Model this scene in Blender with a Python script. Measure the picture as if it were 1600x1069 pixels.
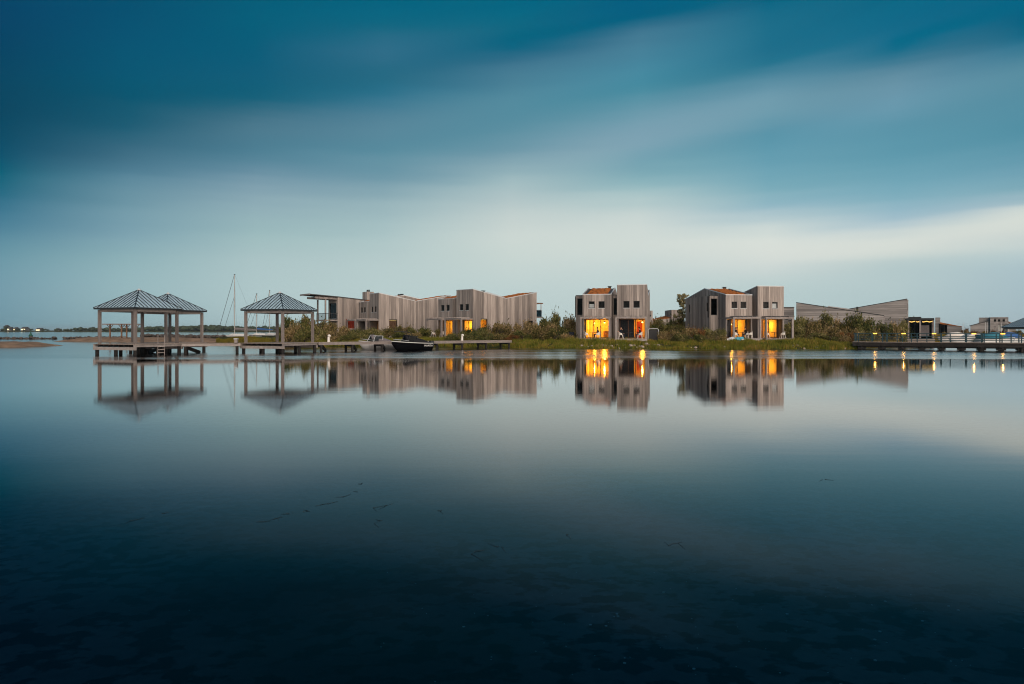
import bpy, math, random
import numpy as np
from math import radians as R, sin, cos, pi
from mathutils import Vector, Matrix

random.seed(7); rng = np.random.default_rng(7)
S = bpy.context.scene
for o in list(bpy.data.objects): bpy.data.objects.remove(o)

# ------------------------------------------------------------------ camera
F = 1600 * 24 / 36.0; HOR = 516.0; CAMH = 2.1
cam = bpy.data.cameras.new('camera'); cam.lens = 24; cam.sensor_width = 36
cam.shift_y = -(534.5 - HOR) / 1600.0
cam.clip_start = 0.1; cam.clip_end = 20000
co = bpy.data.objects.new('camera', cam); S.collection.objects.link(co)
co.location = (0, 0, CAMH); co.rotation_euler = (pi / 2, 0, 0); S.camera = co
def PX(px, Y): return (px - 800.0) / F * Y              # world x of a column at depth Y
def PZ(py, Y): return CAMH + (HOR - py) / F * Y         # world z of a row at depth Y

# ------------------------------------------------------------------ view, sky, sun
EXPO = 1.42
S.view_settings.view_transform = 'Standard'; S.view_settings.look = 'None'
S.view_settings.exposure = EXPO; S.view_settings.gamma = 1.0; S.view_settings.use_curve_mapping = False
S.cycles.use_denoising = True; S.cycles.filter_width = 1.1
S.cycles.max_bounces = 8; S.cycles.transparent_max_bounces = 16
S.cycles.sample_clamp_indirect = 4.0
SUN_DIR = Vector((0.36, -0.84, 0.40)).normalized()      # towards the last glow behind the camera, to the right
def lin(c): c /= 255.0; return c / 12.92 if c <= 0.04045 else ((c + 0.055) / 1.055) ** 2.4

class N:                                                # socket wrapper so node maths reads as maths
    tree = None
    def __init__(s, k): s.k = k
    @staticmethod
    def op(o, *a):
        n = N.tree.nodes.new('ShaderNodeMath'); n.operation = o
        for i, x in enumerate(a):
            if isinstance(x, N): N.tree.links.new(x.k, n.inputs[i])
            else: n.inputs[i].default_value = x
        return N(n.outputs[0])
    def __add__(s, b): return N.op('ADD', s, b)
    def __sub__(s, b): return N.op('SUBTRACT', s, b)
    def __rsub__(s, b): return N.op('SUBTRACT', b, s)
    def __mul__(s, b): return N.op('MULTIPLY', s, b)
    __rmul__ = __mul__; __radd__ = __add__
    def __truediv__(s, b): return N.op('DIVIDE', s, b)
def maprange(x, a, b, c=0.0, d=1.0, smooth=True):
    n = N.tree.nodes.new('ShaderNodeMapRange'); n.interpolation_type = 'SMOOTHSTEP' if smooth else 'LINEAR'
    N.tree.links.new(x.k, n.inputs[0])
    for i, q in enumerate((a, b, c, d)): n.inputs[i + 1].default_value = q
    return N(n.outputs[0])

w = bpy.data.worlds.new('World'); S.world = w; w.use_nodes = True
t = w.node_tree; t.nodes.clear(); N.tree = t
tc = t.nodes.new('ShaderNodeTexCoord'); sx = t.nodes.new('ShaderNodeSeparateXYZ')
t.links.new(tc.outputs['Generated'], sx.inputs[0])
dx, dy, dz = (N(sx.outputs[i]) for i in range(3))
az = N.op('ARCTAN2', dx, dy)
hyp = N.op('SQRT', dx * dx + dy * dy + 1e-6)
tel = N.op('MAXIMUM', dz / hyp, 0.0)
def wnoise(scale, sxyz, detail=3.0):
    m = t.nodes.new('ShaderNodeMapping'); t.links.new(tc.outputs['Generated'], m.inputs[0]); m.inputs['Scale'].default_value = sxyz
    m.inputs['Rotation'].default_value = (0, R(-7), 0)
    n = t.nodes.new('ShaderNodeTexNoise'); t.links.new(m.outputs[0], n.inputs['Vector']); n.inputs['Scale'].default_value = scale; n.inputs['Detail'].default_value = detail
    return N(n.outputs['Fac'])
streak = (wnoise(2.2, (1, 1, 9)) - 0.5) * 0.038 + (wnoise(4.0, (1, 1, 16), 5.0) - 0.5) * 0.016
tels = N.op('MAXIMUM', tel + streak * maprange(tel, 0.02, 0.15), 0.0)
SKY = {   # column in the photograph -> (row, sRGB) of the long, wind-drawn cloud bands
 0: [(0,0,68,105),(60,0,66,100),(120,0,68,98),(180,0,69,97),(240,0,80,108),(280,5,95,120),(320,55,115,140),(360,85,135,155),(400,105,150,165),(450,115,155,170),(510,110,150,165)],
 200: [(0,0,78,112),(60,0,82,115),(120,0,85,115),(160,8,85,112),(200,35,95,120),(240,60,108,130),(280,85,130,150),(320,110,150,165),(360,125,162,175),(400,140,175,182),(450,150,182,188),(510,145,175,182)],
 400: [(0,0,92,122),(60,0,92,122),(120,10,92,122),(160,28,98,124),(190,72,118,138),(240,80,128,148),(280,112,148,165),(320,140,170,180),(360,155,185,188),(400,168,193,195),(450,175,198,200),(510,172,195,198)],
 600: [(0,0,98,128),(40,20,102,130),(80,45,108,135),(120,35,105,132),(150,50,115,140),(190,85,132,152),(240,90,140,158),(280,118,156,170),(320,148,177,184),(360,168,193,195),(400,180,201,201),(450,185,205,205),(510,182,202,203)],
 800: [(0,0,100,130),(40,10,102,130),(75,15,100,130),(100,60,115,140),(140,80,135,155),(200,90,142,160),(240,120,158,172),(280,158,185,190),(320,180,198,199),(360,202,213,209),(400,200,213,209),(450,191,208,207),(510,188,206,206)],
 1000: [(0,0,92,128),(30,10,98,130),(60,65,120,145),(100,70,135,158),(140,75,140,160),(180,110,155,172),(220,125,162,178),(260,120,165,178),(300,155,188,193),(340,196,210,208),(380,209,218,213),(420,197,211,209),(470,190,207,206),(510,188,205,205)],
 1200: [(0,5,98,130),(40,25,108,138),(80,30,110,140),(105,50,120,145),(140,102,149,168),(170,111,156,173),(210,90,148,168),(260,105,160,178),(300,130,175,188),(330,160,190,200),(360,208,218,214),(390,216,222,216),(415,205,215,212),(450,186,205,205),(510,184,202,203)],
 1400: [(0,5,100,132),(50,15,105,138),(85,30,110,140),(120,95,140,160),(160,105,152,172),(210,90,148,168),(260,105,160,178),(310,130,175,190),(345,165,192,203),(365,205,215,212),(390,212,219,213),(412,185,203,203),(450,180,200,202),(510,175,195,198)],
 1600: [(0,0,98,132),(40,0,98,130),(70,45,115,142),(110,85,138,158),(160,85,142,162),(210,85,145,165),(260,110,160,178),(300,130,172,185),(325,165,190,198),(342,210,218,212),(370,205,214,210),(395,190,206,206),(420,172,194,200),(510,165,186,194)],
}
SKY_GENERIC = [(0,0,88,120),(80,10,95,125),(160,50,112,138),(240,88,138,158),(300,130,168,180),(360,180,202,204),(420,185,204,205),(510,170,192,197)]
TMAX = 1.0
tilt = maprange(tel, 0.08, 0.26) * 0.14
def sky_ramp(stops, u, a0=None):
    r = t.nodes.new('ShaderNodeValToRGB'); cr = r.color_ramp; cr.interpolation = 'CARDINAL'
    k = 1.0 / math.sqrt(1 + u * u)
    pts = [(max(0.0, (HOR - y) / F * k / TMAX), (lin(a), lin(b), lin(c - (2 if a < 40 else 0)), 1)) for y, a, b, c in stops]
    pts.append((1.0, (lin(0), lin(74), lin(108), 1))); pts.sort(key=lambda p: p[0])
    while len(cr.elements) > 1: cr.elements.remove(cr.elements[0])
    cr.elements[0].position = pts[0][0]; cr.elements[0].color = pts[0][1]
    for p, c in pts[1:]:
        e = cr.elements.new(p); e.color = c
    te = tels if a0 is None else tels - tilt * N.op('MINIMUM', N.op('MAXIMUM', az - a0, -0.2), 0.2)
    t.links.new(N.op('MAXIMUM', te, 0.0).k, r.inputs[0])
    return r.outputs[0]
cols = [(-pi * 0.75, SKY_GENERIC, 0.3)] + [(math.atan((px - 800) / F), st, (px - 800) / F) for px, st in sorted(SKY.items())] + [(pi * 0.75, SKY_GENERIC, 0.3)]
acc = sky_ramp(cols[0][1], cols[0][2]); pa = cols[0][0]
for a_, st, u in cols[1:]:
    nxt = sky_ramp(st, u, a_ if abs(a_) < 1 else None)
    mx = t.nodes.new('ShaderNodeMix'); mx.data_type = 'RGBA'
    t.links.new(maprange(az, pa, a_, smooth=False).k, mx.inputs[0]); t.links.new(acc, mx.inputs[6]); t.links.new(nxt, mx.inputs[7])
    acc = mx.outputs[2]; pa = a_
nish = t.nodes.new('ShaderNodeTexSky'); nish.sky_type = 'NISHITA'; nish.sun_disc = False
nish.sun_elevation = math.asin(SUN_DIR.z); nish.sun_rotation = math.atan2(SUN_DIR.x, SUN_DIR.y)
sc_ = t.nodes.new('ShaderNodeVectorMath'); sc_.operation = 'SCALE'; t.links.new(acc, sc_.inputs[0]); sc_.inputs['Scale'].default_value = 10.0 * 2 ** (-EXPO)
mx = t.nodes.new('ShaderNodeMix'); mx.data_type = 'RGBA'; mx.inputs[0].default_value = 0.996
t.links.new(nish.outputs[0], mx.inputs[6]); t.links.new(sc_.outputs[0], mx.inputs[7])
bg = t.nodes.new('ShaderNodeBackground'); bg.inputs['Strength'].default_value = 0.1
t.links.new(mx.outputs[2], bg.inputs[0])
wo = t.nodes.new('ShaderNodeOutputWorld'); t.links.new(bg.outputs[0], wo.inputs[0])

sl = bpy.data.lights.new('sun', 'SUN'); sl.energy = 1.5; sl.angle = R(80); sl.color = (1.0, 0.81, 0.66)
so = bpy.data.objects.new('sun', sl); S.collection.objects.link(so)
so.rotation_euler = SUN_DIR.to_track_quat('Z', 'Y').to_euler()

# ------------------------------------------------------------------ materials
def newmat(name):
    m = bpy.data.materials.new(name); m.use_nodes = True; m.node_tree.nodes.clear(); N.tree = m.node_tree
    o = m.node_tree.nodes.new('ShaderNodeOutputMaterial'); return m, m.node_tree, o
def nd(tr, kind, **kw):
    n = tr.nodes.new(kind)
    for k, v in kw.items(): n.inputs[k].default_value = v
    return n
def tex_noise(tr, scale, vec=None, detail=4, stretch=(1, 1, 1), coord='Object'):
    c = tr.nodes.new('ShaderNodeTexCoord'); m = tr.nodes.new('ShaderNodeMapping'); m.inputs['Scale'].default_value = stretch
    if coord == 'World':
        g = tr.nodes.new('ShaderNodeNewGeometry'); tr.links.new(g.outputs['Position'], m.inputs[0])
    else: tr.links.new(c.outputs[coord], m.inputs[0])
    n = tr.nodes.new('ShaderNodeTexNoise'); n.inputs['Scale'].default_value = scale; n.inputs['Detail'].default_value = detail
    tr.links.new(m.outputs[0], n.inputs['Vector']); return n.outputs['Fac']
def ramp(tr, fac, stops, interp='LINEAR'):
    r = tr.nodes.new('ShaderNodeValToRGB'); cr = r.color_ramp; cr.interpolation = interp
    while len(cr.elements) > 1: cr.elements.remove(cr.elements[0])
    cr.elements[0].position = stops[0][0]; cr.elements[0].color = (*stops[0][1], 1)
    for p, c in stops[1:]:
        e = cr.elements.new(p); e.color = (*c, 1)
    tr.links.new(fac, r.inputs[0]); return r.outputs[0]
def mix(tr, fac, a, b, mode='MIX'):
    m = tr.nodes.new('ShaderNodeMix'); m.data_type = 'RGBA'; m.blend_type = mode
    for i, x in ((0, fac), (6, a), (7, b)):
        if isinstance(x, bpy.types.NodeSocket): tr.links.new(x, m.inputs[i])
        elif i == 0: m.inputs[0].default_value = x
        else: m.inputs[i].default_value = (*x, 1)
    return m.outputs[2]
def principled(name, color, rough=0.7, metal=0.0, spec=0.3, noise=None, bump=None, colfn=None):
    m, tr, o = newmat(name); p = nd(tr, 'ShaderNodeBsdfPrincipled', Roughness=rough, Metallic=metal)
    p.inputs['Specular IOR Level'].default_value = spec
    c = colfn(tr) if colfn else None
    if c is None and noise:
        sc, amt, st = noise; f = tex_noise(tr, sc, stretch=st)
        dark = tuple(x * (1 - amt) for x in color); lite = tuple(min(1, x * (1 + amt)) for x in color)
        c = ramp(tr, f, [(0.3, dark), (0.7, lite)])
    if c is not None: tr.links.new(c, p.inputs['Base Color'])
    else: p.inputs['Base Color'].default_value = (*color, 1)
    if bump:
        b = nd(tr, 'ShaderNodeBump', Strength=bump[1]); b.inputs['Distance'].default_value = bump[2]
        tr.links.new(tex_noise(tr, bump[0], stretch=bump[3] if len(bump) > 3 else (1, 1, 1)), b.inputs['Height']); tr.links.new(b.outputs[0], p.inputs['Normal'])
    tr.links.new(p.outputs[0], o.inputs[0]); return m
def wood(name, pale, dark, stretch, amount=0.55):
    """weathered boards: each board object its own tone, grain and rain streaks along its length"""
    def f(tr):
        oi = tr.nodes.new('ShaderNodeObjectInfo'); rnd = oi.outputs['Random']
        g = tex_noise(tr, 9, stretch=stretch, detail=6, coord='World')
        s = tex_noise(tr, 1.3, stretch=stretch, detail=4, coord='World')
        base = ramp(tr, rnd, [(0.0, tuple(a * 0.42 + b * 0.58 for a, b in zip(pale, dark))), (0.3, tuple(a * 0.72 + b * 0.28 for a, b in zip(pale, dark))), (0.8, pale), (1.0, tuple(min(1, a * 1.12) for a in pale))])
        c = mix(tr, ramp(tr, g, [(0.35, (0.0,) * 3), (0.75, (0.5,) * 3)]), base, dark)
        return mix(tr, ramp(tr, s, [(0.45, (0.0,) * 3), (0.75, (amount,) * 3)]), c, dark)
    return principled(name, pale, 0.85, spec=0.15, colfn=f, bump=(30, 0.4, 0.004, stretch))
def emit(name, color, strength):
    m, tr, o = newmat(name); e = nd(tr, 'ShaderNodeEmission', Strength=strength); e.inputs[0].default_value = (*color, 1)
    tr.links.new(e.outputs[0], o.inputs[0]); return m
def glassmat(name, tint=(0.88, 0.89, 0.89), ior=1.2, rough=0.0):
    m, tr, o = newmat(name); fr = nd(tr, 'ShaderNodeFresnel', IOR=ior); gb = tr.nodes.new('ShaderNodeNewGeometry')
    ff = N(fr.outputs[0]) * (1.0 - N(gb.outputs['Backfacing']))   # the inner face of a thin pane does not reflect again
    a = tr.nodes.new('ShaderNodeBsdfTransparent'); a.inputs[0].default_value = (*tint, 1)
    g = tr.nodes.new('ShaderNodeBsdfGlossy'); g.inputs['Roughness'].default_value = rough
    mx = tr.nodes.new('ShaderNodeMixShader'); tr.links.new(ff.k, mx.inputs[0]); tr.links.new(a.outputs[0], mx.inputs[1]); tr.links.new(g.outputs[0], mx.inputs[2])
    tr.links.new(mx.outputs[0], o.inputs[0]); return m
VERT = (1, 1, 0.06); HORZ = (0.06, 0.06, 1)
M = {}
M['wood_v'] = wood('weathered_wood_upright', (0.46, 0.395, 0.355), (0.10, 0.088, 0.083), VERT, 0.75)
M['wood_h'] = wood('weathered_wood_level', (0.42, 0.385, 0.365), (0.13, 0.12, 0.118), HORZ)
M['wood_core'] = principled('wall_core', (0.10, 0.09, 0.085), 0.9)
M['timber'] = wood('silvered_timber', (0.36, 0.32, 0.30), (0.12, 0.10, 0.095), (0.4, 0.4, 0.4), 0.4)
M['post'] = wood('grey_post_timber', (0.24, 0.205, 0.19), (0.07, 0.06, 0.058), VERT, 0.5)
M['deck'] = wood('deck_timber', (0.40, 0.34, 0.30), (0.15, 0.12, 0.10), (0.5, 0.5, 1), 0.4)
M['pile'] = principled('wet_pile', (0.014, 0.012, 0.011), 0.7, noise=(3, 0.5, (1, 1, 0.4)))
M['brown'] = principled('brown_timber', (0.16, 0.085, 0.05), 0.8, noise=(6, 0.4, (1, 1, 0.3)))
M['metal_light'] = principled('zinc_trim', (0.55, 0.57, 0.58), 0.45, metal=0.2)
M['metal_dark'] = principled('dark_metal', (0.03, 0.033, 0.035), 0.5, metal=0.3)
M['roof_metal'] = principled('standing_seam_metal', (0.36, 0.50, 0.58), 0.5, metal=0.1, noise=(2.5, 0.18, (1, 1, 1)))
M['seam'] = principled('seam_metal', (0.02, 0.03, 0.038), 0.5, metal=0.4)
M['membrane'] = principled('roof_membrane', (0.06, 0.06, 0.062), 0.8)
M['sedum'] = principled('sedum', (0.30, 0.09, 0.03), 0.95, spec=0.05, colfn=lambda tr: ramp(tr, tex_noise(tr, 2.6, detail=6), [(0.3, (0.10, 0.055, 0.02)), (0.5, (0.36, 0.11, 0.03)), (0.72, (0.42, 0.20, 0.06))]))
M['frame'] = principled('window_frame', (0.025, 0.025, 0.027), 0.5)
M['frame_wood'] = principled('door_frame', (0.10, 0.05, 0.03), 0.6)
M['glass'] = glassmat('window_glass'); M['glass_dark'] = glassmat('tinted_glass', (0.35, 0.42, 0.45))
M['added_dark_panel'] = principled('added_panel_dark', (0.025, 0.025, 0.03), 0.9)  # colour of the added panels that stand in for dark parts of rooms
M['room'] = principled('room_plaster', (0.74, 0.56, 0.25), 0.8)
M['room_shade_tone'] = principled('painted_room_shade', (0.012, 0.011, 0.01), 0.9)  # near-black colour stands in for the shade of unlit rooms
M['red_door'] = principled('red_door', (0.42, 0.05, 0.025), 0.55)
M['orange_door'] = principled('orange_door', (0.62, 0.22, 0.06), 0.55)
M['floor'] = principled('room_floor', (0.30, 0.19, 0.11), 0.5)
M['hull_grey'] = principled('dull_hull', (0.42, 0.42, 0.42), 0.5)
M['bulb'] = emit('lamp_bulb', (1.0, 0.62, 0.13), 3.5)
M['rail_lamp'] = emit('rail_lamp', (1.0, 0.47, 0.06), 1.3)
M['string_bulb'] = emit('string_bulb', (1.0, 0.60, 0.16), 0.55)
M['far_lamp'] = emit('far_lamp', (1.0, 0.82, 0.5), 0.7)
M['teal_steel'] = principled('teal_painted_steel', (0.02, 0.055, 0.07), 0.5, metal=0.2)
M['white_plastic'] = principled('white_plastic', (0.70, 0.66, 0.60), 0.5)
M['white_gel'] = principled('white_gelcoat', (0.52, 0.52, 0.51), 0.25, spec=0.5)
M['black_gel'] = principled('black_gelcoat', (0.003, 0.003, 0.004), 0.6, spec=0.0)
M['grey_canvas'] = principled('grey_canvas', (0.16, 0.145, 0.15), 0.9, noise=(8, 0.2, (1, 1, 1)))
M['black_canvas'] = principled('black_canvas', (0.010, 0.010, 0.012), 0.85)
M['blue_canvas'] = principled('blue_canvas', (0.03, 0.10, 0.28), 0.8)
M['teal_canvas'] = principled('teal_canvas', (0.03, 0.16, 0.22), 0.8)
M['alu'] = principled('mast_aluminium', (0.35, 0.33, 0.31), 0.4, metal=0.4)
M['rope'] = principled('rigging', (0.05, 0.05, 0.055), 0.7)
M['sand'] = principled('sand', (0.25, 0.17, 0.115), 0.95, spec=0.1, noise=(0.8, 0.35, (1, 1, 1)), bump=(6, 0.5, 0.05))
M['rock'] = principled('rock', (0.075, 0.062, 0.055), 0.9, noise=(2, 0.5, (1, 1, 1)), bump=(5, 0.5, 0.05))
M['pale_rock'] = principled('pale_rock', (0.30, 0.25, 0.21), 0.9, noise=(3, 0.4, (1, 1, 1)), bump=(6, 0.5, 0.04))
M['soil'] = principled('soil', (0.05, 0.05, 0.02), 0.95, spec=0.05, colfn=lambda tr: ramp(tr, tex_noise(tr, 0.5, detail=8), [(0.35, (0.035, 0.028, 0.014)), (0.55, (0.05, 0.055, 0.018)), (0.7, (0.085, 0.075, 0.03))]))
def leafmat(name, stops, trans=0.25, wscale=0.9):
    m, tr, o = newmat(name)
    g = tex_noise(tr, wscale, detail=5, coord='World'); oi = tr.nodes.new('ShaderNodeObjectInfo')
    ge = tr.nodes.new('ShaderNodeNewGeometry')
    f = N(g) * 0.75 + (N(oi.outputs['Random']) - 0.5) * 0.22 + (N(ge.outputs['Random Per Island']) - 0.5) * 0.38 + 0.12
    c = ramp(tr, f.k, stops)
    d = nd(tr, 'ShaderNodeBsdfDiffuse'); tl = nd(tr, 'ShaderNodeBsdfTranslucent'); tr.links.new(c, d.inputs[0]); tr.links.new(c, tl.inputs[0])
    mx = nd(tr, 'ShaderNodeMixShader', Fac=trans); tr.links.new(d.outputs[0], mx.inputs[1]); tr.links.new(tl.outputs[0], mx.inputs[2]); tr.links.new(mx.outputs[0], o.inputs[0])
    return m
M['leaf_olive'] = leafmat('olive_leaves', [(0.2, (0.045, 0.05, 0.016)), (0.40, (0.14, 0.12, 0.04)), (0.56, (0.27, 0.195, 0.085)), (0.75, (0.44, 0.32, 0.18))])
M['leaf_green'] = leafmat('green_leaves', [(0.2, (0.03, 0.045, 0.014)), (0.42, (0.10, 0.11, 0.034)), (0.6, (0.20, 0.175, 0.06)), (0.8, (0.36, 0.30, 0.15))])
M['leaf_rust'] = leafmat('rusty_leaves', [(0.2, (0.07, 0.035, 0.012)), (0.5, (0.18, 0.085, 0.03)), (0.8, (0.30, 0.16, 0.07))])
M['leaf_tree'] = leafmat('tree_leaves', [(0.2, (0.10, 0.10, 0.035)), (0.45, (0.24, 0.21, 0.08)), (0.7, (0.46, 0.39, 0.22))])
M['grass'] = leafmat('shore_grass', [(0.2, (0.06, 0.07, 0.012)), (0.46, (0.15, 0.175, 0.026)), (0.63, (0.25, 0.22, 0.04)), (0.8, (0.38, 0.23, 0.07))], 0.3, 0.6)
M['grass_dry'] = leafmat('dry_grass', [(0.2, (0.09, 0.08, 0.014)), (0.5, (0.22, 0.18, 0.03)), (0.8, (0.40, 0.25, 0.06))], 0.3, 0.6)
M['bark'] = principled('bark', (0.06, 0.045, 0.035), 0.95)
M['far_wood'] = principled('far_woods', (0.035, 0.05, 0.028), 0.95, noise=(0.05, 0.4, (1, 1, 1)))
M['skin'] = principled('skin', (0.50, 0.28, 0.19), 0.5)
M['navy'] = principled('navy_cloth', (0.015, 0.02, 0.035), 0.9); M['blackcloth'] = principled('black_cloth', (0.012, 0.012, 0.013), 0.9)
M['greycloth'] = principled('grey_cloth', (0.05, 0.05, 0.055), 0.9); M['hair_dark'] = principled('dark_hair', (0.012, 0.009, 0.007), 0.7)
M['hair_fair'] = principled('fair_hair', (0.22, 0.12, 0.06), 0.7)
M['weed'] = principled('wet_weed', (0.012, 0.012, 0.008), 0.5)
M['shell'] = principled('shell', (0.70, 0.68, 0.62), 0.6)
M['aqua'] = principled('aqua_vinyl', (0.10, 0.42, 0.55), 0.4); M['white_vinyl'] = principled('white_vinyl', (0.7, 0.73, 0.74), 0.4)
M['green_paint'] = principled('green_paint', (0.01, 0.07, 0.045), 0.5)

# ------------------------------------------------------------------ mesh helpers
ORD = 'first second third fourth fifth sixth seventh eighth ninth tenth eleventh twelfth thirteenth fourteenth fifteenth sixteenth seventeenth eighteenth nineteenth twentieth'.split()
ORD += ['twenty-' + q for q in ORD[:9]] + ['thirtieth']
class MB:
    def __init__(s): s.v = []; s.f = []
    def add(s, v, f):
        n = len(s.v); s.v += [tuple(p) for p in v]; s.f += [tuple(i + n for i in q) for q in f]; return s
    def box(s, x0, x1, y0, y1, z0, z1):
        return s.add([(x0,y0,z0),(x1,y0,z0),(x1,y1,z0),(x0,y1,z0),(x0,y0,z1),(x1,y0,z1),(x1,y1,z1),(x0,y1,z1)],
                     [(0,3,2,1),(4,5,6,7),(0,1,5,4),(1,2,6,5),(2,3,7,6),(3,0,4,7)])
    def hexa(s, p): return s.add(p, [(0,3,2,1),(4,5,6,7),(0,1,5,4),(1,2,6,5),(2,3,7,6),(3,0,4,7)])
    def prism(s, poly, d):      # planar polygon extruded by vector d
        n = len(poly); d = Vector(d); a = [Vector(p) for p in poly]
        return s.add(a + [p + d for p in a], [tuple(range(n - 1, -1, -1)), tuple(range(n, 2 * n))] + [(i, (i + 1) % n, n + (i + 1) % n, n + i) for i in range(n)])
    def bar(s, a, b, w, h=None):  # square bar between two points
        a, b = Vector(a), Vector(b); d = (b - a).normalized(); h = h or w
        up = Vector((0, 0, 1)) if abs(d.z) < 0.95 else Vector((0, 1, 0))
        x = d.cross(up).normalized() * w / 2; y = x.cross(d).normalized() * h / 2
        return s.hexa([a - x - y, a + x - y, b + x - y, b - x - y, a - x + y, a + x + y, b + x + y, b - x + y])
    def tube(s, pts, rad, n=6):
        pts = [Vector(p) for p in pts]; rings = []
        rad = rad if isinstance(rad, (list, tuple)) else [rad] * len(pts)
        for i, p in enumerate(pts):
            d = (pts[min(i + 1, len(pts) - 1)] - pts[max(i - 1, 0)]).normalized()
            up = Vector((0, 0, 1)) if abs(d.z) < 0.9 else Vector((1, 0, 0))
            x = d.cross(up).normalized(); y = x.cross(d)
            rings.append([p + (x * cos(2 * pi * k / n) + y * sin(2 * pi * k / n)) * rad[i] for k in range(n)])
        v = [q for r in rings for q in r]
        f = [(i * n + k, i * n + (k + 1) % n, (i + 1) * n + (k + 1) % n, (i + 1) * n + k) for i in range(len(pts) - 1) for k in range(n)]
        f += [tuple(range(n - 1, -1, -1)), tuple((len(pts) - 1) * n + k for k in range(n))]
        return s.add(v, f)
    def loft(s, rings, cap=True):
        n = len(rings[0]); v = [q for r in rings for q in r]
        f = [(i * n + k, i * n + (k + 1) % n, (i + 1) * n + (k + 1) % n, (i + 1) * n + k) for i in range(len(rings) - 1) for k in range(n)]
        if cap: f += [tuple(range(n - 1, -1, -1)), tuple((len(rings) - 1) * n + k for k in range(n))]
        return s.add(v, f)
    def ball(s, c, r, n=8, m=6, sq=(1, 1, 1)):
        rings = []
        for i in range(m + 1):
            th = pi * (0.02 + 0.96 * i / m)
            rings.append([(c[0] + r * sq[0] * sin(th) * cos(2 * pi * k / n), c[1] + r * sq[1] * sin(th) * sin(2 * pi * k / n), c[2] - r * sq[2] * cos(th)) for k in range(n)])
        return s.loft(rings)
    def build(s, name, mat, parent=None, smooth=False, loc=None):
        me = bpy.data.meshes.new(name); me.from_pydata(s.v, [], s.f); me.validate(); me.update()
        if mat: me.materials.append(M[mat] if isinstance(mat, str) else mat)
        if smooth: me.polygons.foreach_set('use_smooth', [True] * len(me.polygons))
        return link(name, me, parent, loc)
def link(name, me, parent=None, loc=None):
    o = bpy.data.objects.new(name, me); S.collection.objects.link(o); o.parent = parent
    if loc: o.location = loc
    return o
def tag(o, label=None, cat=None, group=None, kind=None):
    for k, v in (('label', label), ('category', cat), ('group', group), ('kind', kind)):
        if v: o[k] = v
    return o
def empty(name, loc, rz, label, cat, group=None):
    o = bpy.data.objects.new(name, None); S.collection.objects.link(o); o.location = loc; o.rotation_euler = (0, 0, rz); o.empty_display_size = 0.3
    return tag(o, label, cat, group)
def copy_tree(o, parent=None):
    c = o.copy(); S.collection.objects.link(c); c.parent = parent
    for ch in list(o.children): copy_tree(ch, c)
    return c

# ------------------------------------------------------------------ water, sea bed, land
def np_mesh(name, V, Fc, mat, smooth=True):
    me = bpy.data.meshes.new(name); V = np.asarray(V, np.float32); Fc = np.asarray(Fc, np.int32)
    me.vertices.add(len(V)); me.vertices.foreach_set('co', V.ravel())
    k = Fc.shape[1]; me.loops.add(Fc.size); me.loops.foreach_set('vertex_index', Fc.ravel())
    me.polygons.add(len(Fc)); me.polygons.foreach_set('loop_start', np.arange(0, Fc.size, k, dtype=np.int32)); me.polygons.foreach_set('loop_total', np.full(len(Fc), k, np.int32))
    me.update(calc_edges=True); me.validate()
    if smooth: me.polygons.foreach_set('use_smooth', np.ones(len(Fc), bool))
    me.materials.append(M[mat]); return me
def vnoise(x, y, s, seed=0):
    """cheap smooth value noise"""
    r = np.random.default_rng(seed); T = r.random((64, 64)); x = np.asarray(x) / s; y = np.asarray(y) / s
    xi = np.floor(x).astype(int); yi = np.floor(y).astype(int); fx = x - xi; fy = y - yi; fx = fx * fx * (3 - 2 * fx); fy = fy * fy * (3 - 2 * fy)
    g = lambda a, b: T[a % 64, b % 64]
    return (g(xi, yi) * (1 - fx) + g(xi + 1, yi) * fx) * (1 - fy) + (g(xi, yi + 1) * (1 - fx) + g(xi + 1, yi + 1) * fx) * fy
def grid(xs, ys, zf):
    X, Y = np.meshgrid(xs, ys); Z = zf(X, Y); V = np.stack([X, Y, Z], -1).reshape(-1, 3); nx = len(xs); ny = len(ys)
    i = np.arange(ny - 1)[:, None] * nx + np.arange(nx - 1)[None, :]
    return V, np.stack([i, i + 1, i + nx + 1, i + nx], -1).reshape(-1, 4)

m, tr, o_ = newmat('water'); M['water'] = m
ge = tr.nodes.new('ShaderNodeNewGeometry'); sp = tr.nodes.new('ShaderNodeSeparateXYZ'); tr.links.new(ge.outputs['Position'], sp.inputs[0])
wx, wy = N(sp.outputs[0]), N(sp.outputs[1])
n1 = N(tex_noise(tr, 0.10, stretch=(0.35, 1.0, 1), detail=4, coord='World')); n2 = N(tex_noise(tr, 0.6, stretch=(0.15, 1.0, 1), detail=3, coord='World'))
wyj = wy + (n1 - 0.5) * 7.0
ruff = maprange(wyj, 47.0, 52.0) * maprange(wyj, 110.0, 150.0, 1.0, 0.55) * maprange(wx, -40.0, -16.0, 0.45, 1.0)   # breeze-ruffled strip off the shore
ruff = ruff * maprange(n2, 0.25, 0.7, 0.55, 1.0)
rough = ruff * 0.225 + 0.062
gl = tr.nodes.new('ShaderNodeBsdfGlossy'); gl.distribution = 'BECKMANN'; tr.links.new(rough.k, gl.inputs['Roughness'])
bp = nd(tr, 'ShaderNodeBump', Strength=0.03); bp.inputs['Distance'].default_value = 0.05
tr.links.new(tex_noise(tr, 0.9, stretch=(0.22, 1.0, 1), detail=3, coord='World'), bp.inputs['Height'])
tr.links.new(bp.outputs[0], gl.inputs['Normal'])
fr = nd(tr, 'ShaderNodeFresnel', IOR=1.36); tp = tr.nodes.new('ShaderNodeBsdfTransparent'); tp.inputs[0].default_value = (0.20, 0.42, 0.60, 1)
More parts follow.
